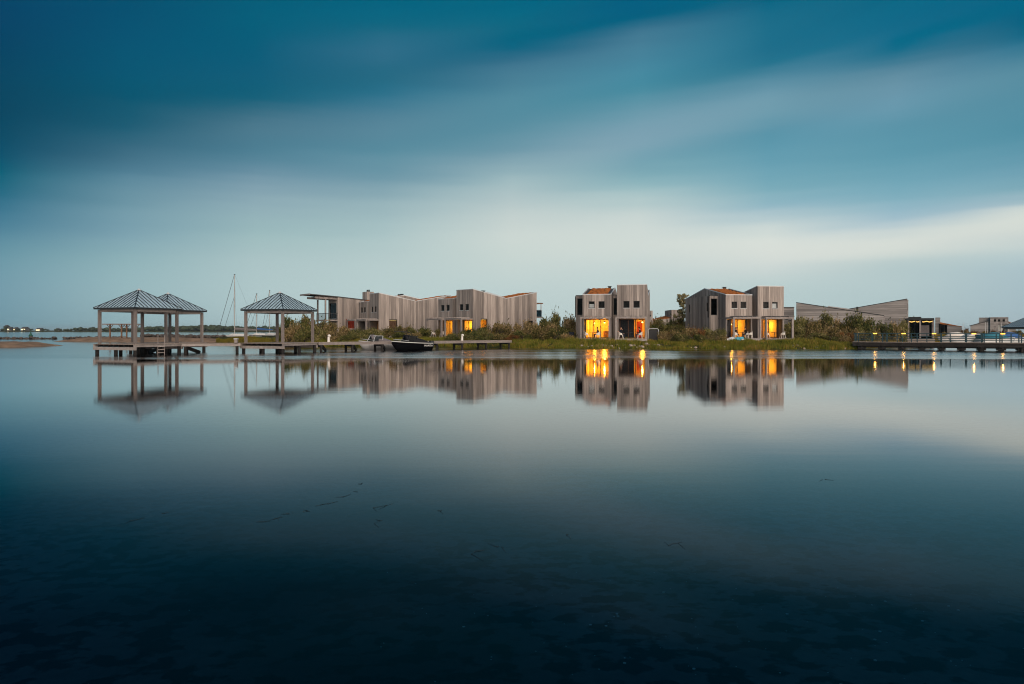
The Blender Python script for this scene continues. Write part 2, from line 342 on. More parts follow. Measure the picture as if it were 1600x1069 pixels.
mxs = tr.nodes.new('ShaderNodeMixShader'); wf = N.op('MINIMUM', N.op('MAXIMUM', N(fr.outputs[0]) * 0.6, N(fr.outputs[0]) * 1.8 - 0.17), 1.0); tr.links.new(wf.k, mxs.inputs[0]); tr.links.new(tp.outputs[0], mxs.inputs[1]); tr.links.new(gl.outputs[0], mxs.inputs[2]); tr.links.new(mxs.outputs[0], o_.inputs[0])
wm = MB().add([(-4000, -60, 0), (4000, -60, 0), (4000, 5000, 0), (-4000, 5000, 0)], [(0, 1, 2, 3)])
tag(wm.build('water', 'water'), kind='structure')

def bedcol(tr):
    a = tex_noise(tr, 7.0, stretch=(0.6, 0.8, 1), detail=4, coord='World'); b = tex_noise(tr, 0.12, detail=4, coord='World'); c = tex_noise(tr, 9, detail=3, coord='World')
    base = mix(tr, ramp(tr, b, [(0.4, (0.0,) * 3), (0.62, (1.0,) * 3)]), (0.040, 0.043, 0.043), (0.24, 0.245, 0.23))
    base = mix(tr, ramp(tr, a, [(0.44, (0.9,) * 3), (0.52, (0.0,) * 3)]), base, (0.012, 0.014, 0.014))
    return mix(tr, ramp(tr, c, [(0.4, (0.0,) * 3), (0.8, (0.35,) * 3)]), base, (0.02, 0.02, 0.016))
M['bed'] = principled('sea_bed', (0.08, 0.075, 0.06), 0.95, spec=0.0, colfn=bedcol, bump=(4, 0.6, 0.05))
xs = np.concatenate([[-4000, -800, -200], np.linspace(-60, 60, 81), [200, 800, 4000]]); ys = np.concatenate([[-60, -20], np.linspace(-4, 60, 65), [90, 200, 600, 1500, 5000]])
V, Fc = grid(xs, ys, lambda X, Y: -0.22 - 0.022 * np.clip(Y, 0, 80) + 0.06 * (vnoise(X, Y, 2.3, 3) - 0.5) + 0.05 * (vnoise(X, Y, 0.9, 4) - 0.5) - 0.5 * (Y > 80))
tag(link('sea_bed', np_mesh('sea_bed', V, Fc, 'bed')), kind='structure')

def poly_sd(X, Y, P):
    """signed distance to a polygon, positive inside"""
    d = np.full(X.shape, 1e9); ins = np.zeros(X.shape, bool); n = len(P)
    for i in range(n):
        (ax, ay), (bx, by) = P[i], P[(i + 1) % n]; ex, ey = bx - ax, by - ay
        tt = np.clip(((X - ax) * ex + (Y - ay) * ey) / (ex * ex + ey * ey), 0, 1)
        d = np.minimum(d, np.hypot(X - ax - tt * ex, Y - ay - tt * ey))
        c = ((ay > Y) != (by > Y)) & (X < (bx - ax) * (Y - ay) / (by - ay + 1e-12) + ax); ins ^= c
    return np.where(ins, d, -d)
G = 0.85                                                  # level of the island
SHORE = [(300, 128), (345, 108), (420, 96), (500, 88), (600, 85), (700, 83.5), (790, 81), (850, 78.6), (930, 77.4), (1000, 77.2), (1060, 76), (1130, 75.4), (1200, 75.2), (1290, 75.4), (1338, 75.6), (1346, 78), (1352, 86), (1405, 97), (1470, 112), (1560, 124), (1700, 128)]
LAND = [(PX(p, y), y) for p, y in SHORE] + [(175, 128), (175, 230), (-20, 230), (-45, 170)]
def land_z(X, Y):
    sd = poly_sd(X, Y, LAND) + 0.9 * (vnoise(X, Y, 2.2, 11) - 0.5) + 0.5 * (vnoise(X, Y, 0.8, 12) - 0.5)
    s = np.clip(sd / 5.0, -1.0, 1); z = np.where(s > 0, G * np.sin(np.clip(s, 0, 1) * pi / 2) ** 0.8, s * 1.6)
    return z + np.where(sd > 1.5, 0.12 * (vnoise(X, Y, 3.1, 13) - 0.5), 0)
V, Fc = grid(np.concatenate([np.arange(-60, 62, 0.8), np.arange(62, 180, 2.5)]), np.concatenate([np.arange(72, 112, 0.8), np.arange(112, 236, 3.0)]), land_z)
tag(link('island', np_mesh('island', V, Fc, 'soil')), 'low grassy island the wooden houses stand on', kind='structure')
def ground(x, y): return float(land_z(np.array([[x]]), np.array([[y]]))[0, 0])

def sand_shape(name, P, h, label, wd=3.0, seed=1, step=0.7):
    xsn = [p[0] for p in P]; ysn = [p[1] for p in P]
    def zf(X, Y):
        sd = poly_sd(X, Y, P) + 1.4 * (vnoise(X, Y, 3.0, seed) - 0.5)
        return h * np.clip(sd / wd, -1, 1) + np.where(sd > 0, 0.16 * (vnoise(X, Y, 1.1, seed + 5) - 0.4), 0)
    V, Fc = grid(np.arange(min(xsn) - 4, max(xsn) + 4, step), np.arange(min(ysn) - 4, max(ysn) + 4, step), zf)
    return tag(link(name, np_mesh(name, V, Fc, 'sand')), label, kind='structure')
sand_shape('sandbar', [(-95, 84), (PX(40, 84), 84), (PX(97, 93), 93), (PX(70, 99), 99), (-105, 108)], 0.45, 'low sand bar jutting in from the left edge', 2.5, 21)
sand_shape('beach', [(PX(92, 126), 126), (PX(180, 119), 119), (PX(260, 115), 115), (PX(350, 110), 110), (-30, 118), (-42, 160), (PX(150, 150), 150), (PX(100, 140), 140)], 0.55, 'strip of beach behind the pavilions', 3.5, 31)

def rockmesh(mb, c, r, seed):
    rr = random.Random(seed); n, mm = 7, 5; rings = []
    for i in range(mm + 1):
        th = pi * (0.03 + 0.94 * i / mm)
        rings.append([(c[0] + r * sin(th) * cos(2 * pi * k / n) * rr.uniform(0.75, 1.25), c[1] + r * sin(th) * sin(2 * pi * k / n) * rr.uniform(0.75, 1.2), c[2] - r * 0.65 * cos(th) * rr.uniform(0.85, 1.15)) for k in range(n)])
    mb.loft(rings)
def rock_ridge(name, pts, count, r, label, mat='rock'):
    mb = MB(); L = len(pts) - 1
    for i in range(count):
        q = random.random() * L; k = min(int(q), L - 1); f = q - k
        x = pts[k][0] * (1 - f) + pts[k + 1][0] * f; y = pts[k][1] * (1 - f) + pts[k + 1][1] * f; z = pts[k][2] * (1 - f) + pts[k + 1][2] * f
        rockmesh(mb, (x, y + random.gauss(0, r * 1.3), z + random.uniform(-0.15, 0.2)), r * random.uniform(0.5, 1.15), i)
    o = empty(name, (pts[0][0], pts[0][1], 0), 0, label, 'breakwater'); p = mb.build('stones', mat, o); p.location = (-pts[0][0], -pts[0][1], 0); p['kind'] = 'stuff'
rock_ridge('breakwater', [(-150, 166, 0.05), (PX(160, 162), 162, 0.15), (PX(185, 158), 158, 0.15)], 330, 0.5, 'low dark rubble breakwater crossing the water at the far left')
rock_ridge('breakwater', [(PX(222, 152), 152, 0.9), (PX(290, 140), 140, 0.75), (PX(350, 128), 128, 0.75)], 190, 0.5, 'brown rubble breakwater on the beach behind the twin pavilions', 'rock')

# ------------------------------------------------------------------ far shore
mb = MB()
V = []; Fq = []
xs = np.linspace(-1150, 420, 260)
def far_y(x): return 930 + 70 * sin(x * 0.004) + 0.05 * (x + 600)
for i, x in enumerate(xs):
    y = far_y(x); V += [(x, y, -0.5), (x, y + 10, 1.2), (x, y + 160, 1.6)]
for i in range(len(xs) - 1):
    a = 3 * i; Fq += [(a, a + 3, a + 4, a + 1), (a + 1, a + 4, a + 5, a + 2)]
mb.add(V, Fq); tag(mb.build('far_shore', 'soil'), kind='structure')
mb = MB(); rr = random.Random(4)
for i in range(1500):          # far-off wood read as one mass
    x = rr.uniform(-1150, 420); pxx = 800 + x / far_y(x) * F
    dens = 0.15 if pxx < 75 else (0.55 if pxx < 95 else 1.0)
    if rr.random() > dens: continue
    hmax = 3.4 if pxx < 95 else (4.6 if pxx < 200 else 5.8) + 2.6 * (0.5 + 0.5 * sin(x * 0.021) * cos(x * 0.0073 + 1))
    h = hmax * rr.uniform(0.6, 1.1); y = far_y(x) + rr.uniform(14, 90); r = h * rr.uniform(0.55, 0.9)
    for k in range(3):
        rockmesh(mb, (x + rr.uniform(-r, r) * 0.8, y + rr.uniform(-3, 3), 1.2 + h * rr.uniform(0.3, 0.62)), r * rr.uniform(0.5, 0.8), i * 3 + k)
tag(mb.build('far_woods', 'far_wood', smooth=True), 'dark line of woods along the far shore', kind='stuff')
def far_house(px, wpx, ytop, label, mat, lit=(), name='far_house'):
    Y = 945; x0 = PX(px - wpx / 2, Y); x1 = PX(px + wpx / 2, Y); zt = PZ(ytop, Y)
    o = empty(name, ((x0 + x1) / 2, Y, 1.0), 0, label, 'building'); hw = (x1 - x0) / 2; zt -= 1.0
    MB().box(-hw, hw, 0, 9, 0, zt).build('wall', mat, o)
    MB().prism([(-hw * 1.05, -0.4, zt), (-hw * 1.05, 9.4, zt), (-hw * 1.05, 4.5, zt + 2.4)], (hw * 2.1, 0, 0)).build('roof', 'membrane', o)
    for u, wz, ww in lit:
        MB().box(hw * u - ww, hw * u + ww, -0.25, -0.05, wz, wz + 1.6).build('window', 'far_lamp', o)
M['far_wall'] = principled('far_wall', (0.14, 0.135, 0.13), 0.9)
far_house(7, 3.2, 510.5, 'tall narrow far shore tower at the left edge', 'far_wood', name='far_tower')
far_house(13, 5, 513.5, 'far shore house with one lit gable, second from the left edge', 'far_wall', [(-0.1, 1.3, 1.0)])
far_house(22, 4, 514, 'small far shore house with one lamp between two lit ones', 'far_wood', [(0, 1.2, 0.6)])
far_house(36, 7, 513.5, 'far shore house with two lit windows behind the green buoy', 'far_wall', [(-0.5, 1.2, 1.1), (0.5, 1.2, 1.1)])
far_house(59, 8, 515.2, 'long low lit far shore shed right of the buoy', 'far_wall', [(0, 0.5, 2.6)])
far_house(87, 4, 515.6, 'small pale far shore shed where the woods begin', 'far_wall', [])

# ------------------------------------------------------------------ pavilions
def make_pavilion(label, group=None, deckz=0.93):
    r = empty('pavilion', (0, 0, 0), 0, label, 'pavilion', group); hs = 2.12; he = 2.46; ze = 3.98 - deckz; za = 5.66 - deckz
    for sx in (-1, 1):
        for sy in (-1, 1):
            p = MB().box(-0.105, 0.105, -0.105, 0.105, 0, ze - 0.12).build('post', 'post', r); p.location = (sx * hs, sy * hs, 0)
    for k in range(4):
        b = MB().box(-hs + 0.15, hs - 0.15, -0.07, 0.07, -0.24, -0.02).build('beam', 'timber', r); a = k * pi / 2
        b.location = (hs * sin(a) * 1.0, -hs * cos(a), ze - 0.06); b.rotation_euler = (0, 0, a)
        f = MB().box(-he + 0.01, he - 0.01, -0.025, 0.025, -0.09, 0.06).build('fascia', 'metal_dark', r); f.location = (he * 0.985 * sin(a), -he * 0.985 * cos(a), ze); f.rotation_euler = (0, 0, a)
    roof = MB().add([(-he, -he, ze + .04), (he, -he, ze + .04), (he, he, ze + .04), (-he, he, ze + .04), (0, 0, za)], [(0, 1, 4), (1, 2, 4), (2, 3, 4), (3, 0, 4), (3, 2, 1, 0)]).build('roof', 'roof_metal', r)
    sl_ = (za - ze - .04) / he; seam_me = {}
    for k in range(4):
        a = k * pi / 2; Rm = Matrix.Rotation(a, 4, 'Z')
        for j in range(-6, 7):
            x = j * 0.39
            if abs(x) > he - 0.15: continue
            p0 = Vector((x, -he, ze + .07)); y1 = -abs(x) if abs(x) > 0.05 else -0.06
            p1 = Vector((x, y1, ze + .07 + (he + y1) * sl_))
            MB().bar(Rm @ p0, Rm @ p1, 0.03, 0.06).build('seam', 'seam', roof)
        MB().bar(Rm @ Vector((-he, -he, ze + .06)), Rm @ Vector((0, 0, za + .02)), 0.07, 0.06).build('hip_cap', 'seam', roof)
    MB().loft([[(cos(q) * 0.2, sin(q) * 0.2, za - 0.06) for q in np.linspace(0, 2 * pi, 9)[:-1]], [(cos(q) * 0.06, sin(q) * 0.06, za + 0.1) for q in np.linspace(0, 2 * pi, 9)[:-1]]]).build('finial', 'metal_light', r)
    return r
TH = R(23.5 - 45)          # square turned so that one corner points at the viewer
C1 = (PX(217.2, 60.2), 60.2); C2 = (PX(262.5, 66.4), 66.4); C3 = (PX(437.2, 64.6), 64.6); DZ = 0.93
pv = make_pavilion('open wooden pavilion with seamed blue roof, nearest and farthest left of the three', 'pavilions on the jetty')
pv.location = (*C1, DZ); pv.rotation_euler.z = TH
for c, lb in ((C2, 'open wooden pavilion half hidden behind the front one at the left'), (C3, 'lone open wooden pavilion on the jetty in front of the tall shrubs')):
    q = copy_tree(pv); q.location = (*c, DZ); q.rotation_euler.z = TH; q['label'] = lb

def platform(c, half, label, group, ladder=None):
    r = empty('jetty_platform', (c[0], c[1], 0), TH, label, 'jetty', group); h = half
    dk = MB()
    n = int(2 * h / 0.16)
    for i in range(n):
        x = -h + 2 * h * (i + 0.5) / n; dk.box(x - 0.07, x + 0.07, -h, h, DZ - 0.05, DZ)
    d = dk.build('decking', 'deck', r); d['kind'] = 'stuff'
    nj = 9
    for i in range(nj):
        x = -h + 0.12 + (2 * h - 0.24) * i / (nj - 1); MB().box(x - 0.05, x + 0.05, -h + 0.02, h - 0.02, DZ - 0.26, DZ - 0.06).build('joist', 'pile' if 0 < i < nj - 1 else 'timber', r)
    for s in (-1, 1):
        MB().box(-h, h, s * (h - 0.12) - 0.07, s * (h - 0.12) + 0.07, DZ - 0.52, DZ - 0.27).build('beam', 'timber', r)
    for sx in (-1, 0, 1):
        for sy in (-1, 0, 1):
            MB().tube([(sx * (h - 0.25), sy * (h - 0.25), -1.9), (sx * (h - 0.25), sy * (h - 0.25), DZ - 0.28)], 0.15, 8).build('pile', 'pile', r)
    return r
platform(C1, 2.5, 'timber deck on dark piles under the nearest pavilion', 'jetty decks')
platform(C2, 2.5, 'timber deck on piles under the half hidden pavilion', 'jetty decks')
platform(C3, 2.5, 'timber deck on piles under the lone pavilion', 'jetty decks')
def boardwalk(a, b, wd, label, step=3.1, brace=True, dz=DZ):
    a = Vector(a); b = Vector(b); L = (b - a).length; r = empty('boardwalk', (a.x, a.y, 0), math.atan2((b - a).y, (b - a).x), label, 'jetty')
    dk = MB(); n = int(L / 0.17)
    for i in range(n): x = L * (i + 0.5) / n; dk.box(x - 0.075, x + 0.075, -wd / 2, wd / 2, dz - 0.05, dz - random.uniform(0, 0.006))
    d = dk.build('decking', 'deck', r); d['kind'] = 'stuff'
    for s in (-1, 1): MB().box(0, L, s * (wd / 2 - 0.06) - 0.045, s * (wd / 2 - 0.06) + 0.045, dz - 0.27, dz - 0.055).build('side_beam', 'timber', r)
    k = max(1, int(L / step))
    for i in range(k + 1):
        x = 0.3 + (L - 0.6) * i / k
        for s in (-1, 1):
            MB().tube([(x, s * (wd / 2 - 0.15), -1.9), (x, s * (wd / 2 - 0.15), dz - 0.28)], 0.13, 8).build('pile', 'pile', r)
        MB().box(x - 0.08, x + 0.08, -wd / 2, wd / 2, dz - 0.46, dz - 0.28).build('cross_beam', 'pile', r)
        if brace and i < k: MB().bar((x + 0.1, -wd / 2 + 0.15, dz - 0.38), (x + 1.1, wd / 2 - 0.2, 0.05), 0.12, 0.3).build('brace', 'pile', r)
    return r
d12 = (Vector(C2) - Vector(C1)).normalized()
boardwalk(Vector(C1) + d12 * 2.7, Vector(C2) - d12 * 2.6, 2.0, 'short plank walk linking the two left pavilions')
d13 = (Vector(C3) - Vector(C1)).normalized()
boardwalk(Vector(C1) + d13 * 3.45, Vector(C3) - d13 * 3.45, 2.0, 'plank walk between the left pavilions and the lone one')
endp = Vector((PX(792, 80), 80.0)); d3 = (endp - Vector(C3)).normalized()
MAINA = Vector(C3) + d3 * 3.4
boardwalk(MAINA, endp, 2.0, 'long plank jetty from the lone pavilion past the moored boats to the reeds')
# bathing ladder on the near side of the first deck
def ladder(px, Y):
    r = empty('bathing_ladder', (PX(px, Y), Y, 0), R(23), 'pale bathing ladder hanging into the water from the left jetty', 'ladder')
    for s in (-1, 1): MB().tube([(s * 0.26, -0.05, -0.4), (s * 0.26, -0.05, DZ + 0.1), (s * 0.26, 0.05, DZ + 0.75), (s * 0.26, 0.3, DZ + 0.75), (s * 0.26, 0.38, DZ)], 0.02).build('rail', 'timber', r)
    for z in (-0.1, 0.16, 0.42, 0.68): MB().box(-0.26, 0.26, -0.09, 0.01, z, z + 0.05).build('rung', 'timber', r)
ladder(252, 58.3)
def pedestal(px, Y, label, lean):
    r = empty('mooring_pedestal', (PX(px, Y), Y, DZ), 0, label, 'bollard', 'pedestals on the jetty')
    MB().tube([(0, 0, 0), (0, 0, 0.25), (0.0, 0, 0.5)], [0.15, 0.12, 0.11], 8).build('stem', 'white_plastic', r)
    MB().ball((lean * 0.05, 0, 0.6), 0.17, 8, 6, (1, 1, 0.9)).build('head', 'white_plastic', r, True)
def on_main(px):      # point on the long jetty seen at this column
    u = (px - 800) / F; tt = (u * MAINA.y - MAINA.x) / (d3.x - u * d3.y); return MAINA + d3 * tt
for px, lb in ((513.5, 'white mooring pedestal on the jetty below the balcony house'), (722, 'white mooring pedestal on the jetty below the yellow window')):
    p = on_main(px); pedestal(px, p.y + 0.5, lb, 1)
r = empty('mooring_post', (PX(369, 62.2), 62.2, DZ), 0, 'short grey post on the plank walk under the tall mast', 'post')
MB().box(-0.13, 0.13, -0.13, 0.13, 0, 0.34).build('stem', 'timber', r); MB().box(-0.17, 0.17, -0.17, 0.17, 0.34, 0.42).build('cap', 'metal_light', r)

# wooden shelter on the beach
Y = 128; z0 = 0.55
r = empty('beach_shelter', (PX(192, Y), Y, z0), 0, 'flat-roofed brown timber shelter on the beach seen through the left pavilion', 'shelter')
hw = PX(220, Y) - PX(192, Y); zt = PZ(506, Y) - z0
MB().box(-hw, hw, -0.9, 0.9, zt - 0.16, zt).build('roof', 'brown', r)
for px in (172, 190, 198, 213):
    x = PX(px, Y) - PX(192, Y)
    MB().box(x - 0.1, x + 0.1, -0.1, 0.1, -0.1, zt - 0.16).build('post', 'brown', r)
    for s in (-1, 1): MB().bar((x + s * 0.1, 0, zt - 0.75), (x + s * 0.55, 0, zt - 0.2), 0.09).build('brace', 'brown', r)
MB().box(PX(189, Y) - PX(192, Y), PX(195, Y) - PX(192, Y), -0.3, 0.3, 0.35, 0.45).build('bench_seat', 'brown', r)
# buoy
Y = 235; r = empty('channel_buoy', (PX(48, Y), Y, 0), 0, 'green navigation buoy floating off the sand bar', 'buoy')
MB().tube([(0, 0, -0.3), (0, 0, 0.45)], 0.62, 12).build('float', 'green_paint', r)
MB().tube([(0, 0, 0.45), (0, 0, 1.3)], [0.45, 0.13], 8).build('tower', 'green_paint', r); MB().tube([(0, 0, 1.3), (0, 0, 1.75)], [0.2, 0.02], 8).build('topmark', 'green_paint', r)

# ------------------------------------------------------------------ houses
def wall_pieces(s0, s1, z0, top, holes, width, rnd):
    """upright boards: list of ((sa, sb), za, (zb_left, zb_right)) with the openings cut out"""
    cuts = sorted({s0, s1} | {q for h in holes for q in h[:2] if s0 < q < s1}); out = []
    for a, b in zip(cuts, cuts[1:]):
        n = max(1, round((b - a) / width)); e = [a + (b - a) * i / n for i in range(n + 1)]
        for p, q in zip(e, e[1:]):
            mid = (p + q) / 2; hs = sorted((h for h in holes if h[0] - 1e-6 <= mid <= h[1] + 1e-6), key=lambda h: h[2]); z = z0
            for h in hs:
                if h[2] > z + 0.01: out.append((p, q, z, h[2], h[2]))
                z = max(z, h[3])
            if min(top(p), top(q)) > z + 0.02: out.append((p, q, z, top(p), top(q)))
    return out
def wall(parent, P0, P1, z0, top, holes=(), board=0.3, mat='wood_v', thick=0.18, planks=True, breaks=()):
    """a wall from P0 to P1 (local plan), outward side on the right of the direction P0->P1: core plus single boards"""
    P0 = Vector((*P0, 0)); P1 = Vector((*P1, 0)); d = (P1 - P0); L = d.length; d.normalize(); n = Vector((d.y, -d.x, 0))
    core = MB()
    def slab(mb, p, q, za, zb, zc, o0, o1):
        a = P0 + d * p; b = P0 + d * q
        mb.hexa([(*(a + n * o0).xy, za), (*(b + n * o0).xy, za), (*(b + n * o1).xy, za), (*(a + n * o1).xy, za), (*(a + n * o0).xy, zb), (*(b + n * o0).xy, zc), (*(b + n * o1).xy, zc), (*(a + n * o1).xy, zb)])
    seg = sorted({0.0, L} | {x for x in breaks if 0 < x < L})
    for a, b in zip(seg, seg[1:]):
        for p, q, za, zb, zc in wall_pieces(a, b, z0, top, holes, 99, random): slab(core, p, q, za, zb, zc, -0.001, -thick)
    w_ = core.build('wall', 'wood_core', parent)
    if planks:
        for a, b in zip(seg, seg[1:]):
            for p, q, za, zb, zc in wall_pieces(a, b, z0, top, holes, board, random):
                j = random.uniform(0, 0.014); g = 0.011; mb = MB(); slab(mb, p + g, q - g, za, zb - 0.004, zc - 0.004, 0.004, 0.03 + j); mb.build('plank', mat, w_)
    return w_
def hwall(parent, P0, P1, z0, top, holes=(), board=0.34, mat='wood_h', thick=0.18, breaks=()):
    """the same with level boards"""
    P0 = Vector((*P0, 0)); P1 = Vector((*P1, 0)); d = (P1 - P0); L = d.length; d.normalize(); n = Vector((d.y, -d.x, 0)); w_ = wall(parent, P0.xy, P1.xy, z0, top, holes, planks=False, thick=thick, breaks=breaks)
    zmax = max(top(x) for x in [0, L, *breaks]); z = z0
    cuts = sorted({0.0, L} | {q for h in holes for q in h[:2]} | {b for b in breaks if 0 < b < L})
    while z < zmax - 0.03:
        z2 = min(z + board, zmax); g = 0.012
        for a, b in zip(cuts, cuts[1:]):
            mid = (a + b) / 2
            if any(h[0] <= mid <= h[1] and h[2] < z2 - 0.05 and h[3] > z + 0.05 for h in holes): continue
            ta, tb = top(a + 1e-4), top(b - 1e-4)              # clip the strip by the sloping top (linear between cuts)
            poly = [(a, z + g), (b, z + g), (b, z2 - g), (a, z2 - g)]; out = []
            f = lambda q: ta + (tb - ta) * (q[0] - a) / (b - a) - q[1]
            for i in range(4):
                p, q = poly[i], poly[(i + 1) % 4]; fp, fq = f(p), f(q)
                if fp >= 0: out.append(p)
                if (fp >= 0) != (fq >= 0): k = fp / (fp - fq); out.append((p[0] + (q[0] - p[0]) * k, p[1] + (q[1] - p[1]) * k))
            if len(out) < 3: continue
            o0 = 0.004; o1 = 0.03 + random.uniform(0, 0.014)
            MB().prism([(*(P0 + d * s + n * o0).xy, zz) for s, zz in out], n * (o1 - o0)).build('plank', mat, w_)
        z = z2
    return w_
def window(parent, P0, d, s0, s1, z0, z1, depth=0.1, pane='glass', frame='frame', sill=True, mull=(), name='window', back='room_shade_tone', fw=0.06):
    """frame, panes and (optionally) a sheet painted dark as the unlit room behind, in the wall that starts at P0 and runs along d; outward is right of d"""
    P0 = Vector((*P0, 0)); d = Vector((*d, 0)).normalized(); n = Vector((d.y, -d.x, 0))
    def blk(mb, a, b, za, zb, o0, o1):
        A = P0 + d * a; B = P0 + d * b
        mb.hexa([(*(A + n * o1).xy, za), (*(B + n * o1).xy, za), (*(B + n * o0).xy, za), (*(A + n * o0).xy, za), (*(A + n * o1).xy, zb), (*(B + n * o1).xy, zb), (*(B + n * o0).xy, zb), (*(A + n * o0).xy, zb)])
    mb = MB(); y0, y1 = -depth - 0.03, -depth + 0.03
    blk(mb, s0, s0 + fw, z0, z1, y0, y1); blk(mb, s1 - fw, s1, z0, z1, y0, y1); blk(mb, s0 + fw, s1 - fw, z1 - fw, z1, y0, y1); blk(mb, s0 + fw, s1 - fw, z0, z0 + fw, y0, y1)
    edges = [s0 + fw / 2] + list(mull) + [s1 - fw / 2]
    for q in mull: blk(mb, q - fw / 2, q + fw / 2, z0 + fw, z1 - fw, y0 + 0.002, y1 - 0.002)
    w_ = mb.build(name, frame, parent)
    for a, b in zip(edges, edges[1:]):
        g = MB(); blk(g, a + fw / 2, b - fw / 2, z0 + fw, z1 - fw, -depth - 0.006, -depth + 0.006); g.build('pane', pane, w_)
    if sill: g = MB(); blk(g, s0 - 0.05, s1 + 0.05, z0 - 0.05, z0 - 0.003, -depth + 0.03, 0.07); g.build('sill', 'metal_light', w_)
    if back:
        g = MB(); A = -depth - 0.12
        blk(g, s0 - 0.3, s1 + 0.3, z0 - 0.3, z1 + 0.3, A - 0.1, A - 0.05); g.build('blind', back, w_)  # sheet close behind the panes; its default dark colour imitates room shade
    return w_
def roof_strip(parent, x0, x1, ys, zs, mat='membrane', th=0.16, name='roof'):
    """a folded roof over x0..x1 following the side profile"""
    mb = MB()
    for (ya, yb), (za, zb) in zip(zip(ys, ys[1:]), zip(zs, zs[1:])):
        mb.hexa([(x0, ya, za - th), (x1, ya, za - th), (x1, yb, zb - th), (x0, yb, zb - th), (x0, ya, za), (x1, ya, za), (x1, yb, zb), (x0, yb, zb)])
    return mb.build(name, mat, parent)
def sedum_bed(roof, x0, x1, y0, y1, z0, z1, seed):
    nx, ny = 14, 22; rr = np.random.default_rng(seed)
    V = []; Fq = []
    for j in range(ny):
        for i in range(nx):
            e = 0.0 if i in (0, nx - 1) or j in (0, ny - 1) else float(rr.uniform(0.05, 0.17)); u = i / (nx - 1); v = j / (ny - 1)
            V.append((x0 + (x1 - x0) * u + (0 if e == 0 else rr.uniform(-.06, .06)), y0 + (y1 - y0) * v, z0 + (z1 - z0) * v + 0.02 + e))
    for j in range(ny - 1):
        for i in range(nx - 1): a = j * nx + i; Fq.append((a, a + 1, a + nx + 1, a + nx))
    s = MB().add(V, Fq).build('sedum', 'sedum', roof); return s

ZT, ZV, ZE, ZD, ZP = 7.56 - G, 6.5 - G, 6.45 - G, 1.1 - G, 3.5 - G      # tower top, valley, eave, deck, pergola (above the ground)
def lamp_in(parent, x, y, z, energy, name='pendant_lamp', radius=0.09, top=None, color=(1.0, 0.45, 0.042)):
    p = MB().tube([(x, y, z + 0.14), (x, y, top)], 0.012, 5).build(name, 'frame', parent)
    MB().ball((x, y, z), 0.10, 8, 6).build('bulb', 'bulb', p, True)
    MB().tube([(x, y, z + 0.06), (x, y, z + 0.22)], [0.2, 0.05], 10).build('shade', 'frame_wood', p)
    l = bpy.data.lights.new('lamp_light', 'POINT'); l.energy = energy * 0.9; l.color = color; l.shadow_soft_size = radius
    lo = bpy.data.objects.new('lamp_light', l); S.collection.objects.link(lo); lo.parent = parent; lo.location = (x, y, z - 0.14)
def unit_room(h, x0, x1, cfg):
    """ground-floor room of one unit: recessed glass doors, walls, floor, ceiling, lamp"""
    yb = 5.6; yg = 1.15
    MB().box(x0 + 0.19, x1 - 0.19, yg - 1.0, 11.8, ZD - 0.18, ZD + 0.003).build('floor', 'floor', h)
    MB().box(x0 + 0.19, x1 - 0.19, 0.19, 11.8, ZP - 0.02, ZP + 0.16).build('ceiling', 'room', h)
    MB().box(x0 + 0.19, x1 - 0.19, yb, yb + 0.12, ZD + 0.005, ZP - 0.025).build('back_wall', 'room', h)
    for s, xx in ((1, x0 + 0.19), (-1, x1 - 0.19)):
        if s < 0 and cfg.get('side_windows'): continue
        a, b = sorted((xx + s * 0.004, xx + s * 0.03))
        MB().box(a, b, yg + 0.06, yb - 0.01, ZD + 0.006, ZP - 0.026).build('side_lining', 'room', h)
    W = x1 - x0 - 0.38
    window(h, (x0 + 0.19, yg), (1, 0), 0.01, W - 0.01, ZD + 0.02, ZP - 0.04, depth=0.0, frame='frame_wood', sill=False, mull=[W * 0.34, W * 0.62], name='glass_door', back=None, fw=0.09)
    for a, b in cfg.get('added_dark_panel', ()):  # added dark folds behind the panes make this part of the room read unlit
        mb = MB(); n = max(2, int((b - a) * W / 0.12)); xs_ = [x0 + 0.2 + W * (a + (b - a) * i / n) for i in range(n + 1)]
        for i in range(n): mb.box(xs_[i], xs_[i + 1] - 0.004, yg + 0.12 + 0.04 * (i % 2), yg + 0.2 + 0.04 * (i % 2), ZD + 0.02, ZP - 0.05)
        mb.build('added_dark_panel', 'added_dark_panel', h)
    for a, b, mt in cfg.get('doors', ()):
        d_ = MB().box(x0 + 0.2 + W * a, x0 + 0.2 + W * b, yb - 0.07, yb - 0.02, ZD + 0.02, ZD + 2.1).build('inner_door', mt, h)
        MB().box(x0 + 0.2 + W * b - 0.2, x0 + 0.2 + W * b - 0.1, yb - 0.11, yb - 0.075, ZD + 1.0, ZD + 1.05).build('handle', 'metal_light', d_)
    if cfg.get('cabinet'):
        a, b, zt = cfg['cabinet']; c = MB().box(x0 + 0.22 + W * a, x0 + 0.22 + W * b, yb - 0.5, yb - 0.03, ZD + 0.01, ZD + zt).build('cabinet', 'brown', h)
    for lx, ly, lz, e in cfg.get('lamps', ()): lamp_in(h, x0 + 0.2 + W * lx, ly, ZD + lz, e, top=ZP - 0.03)
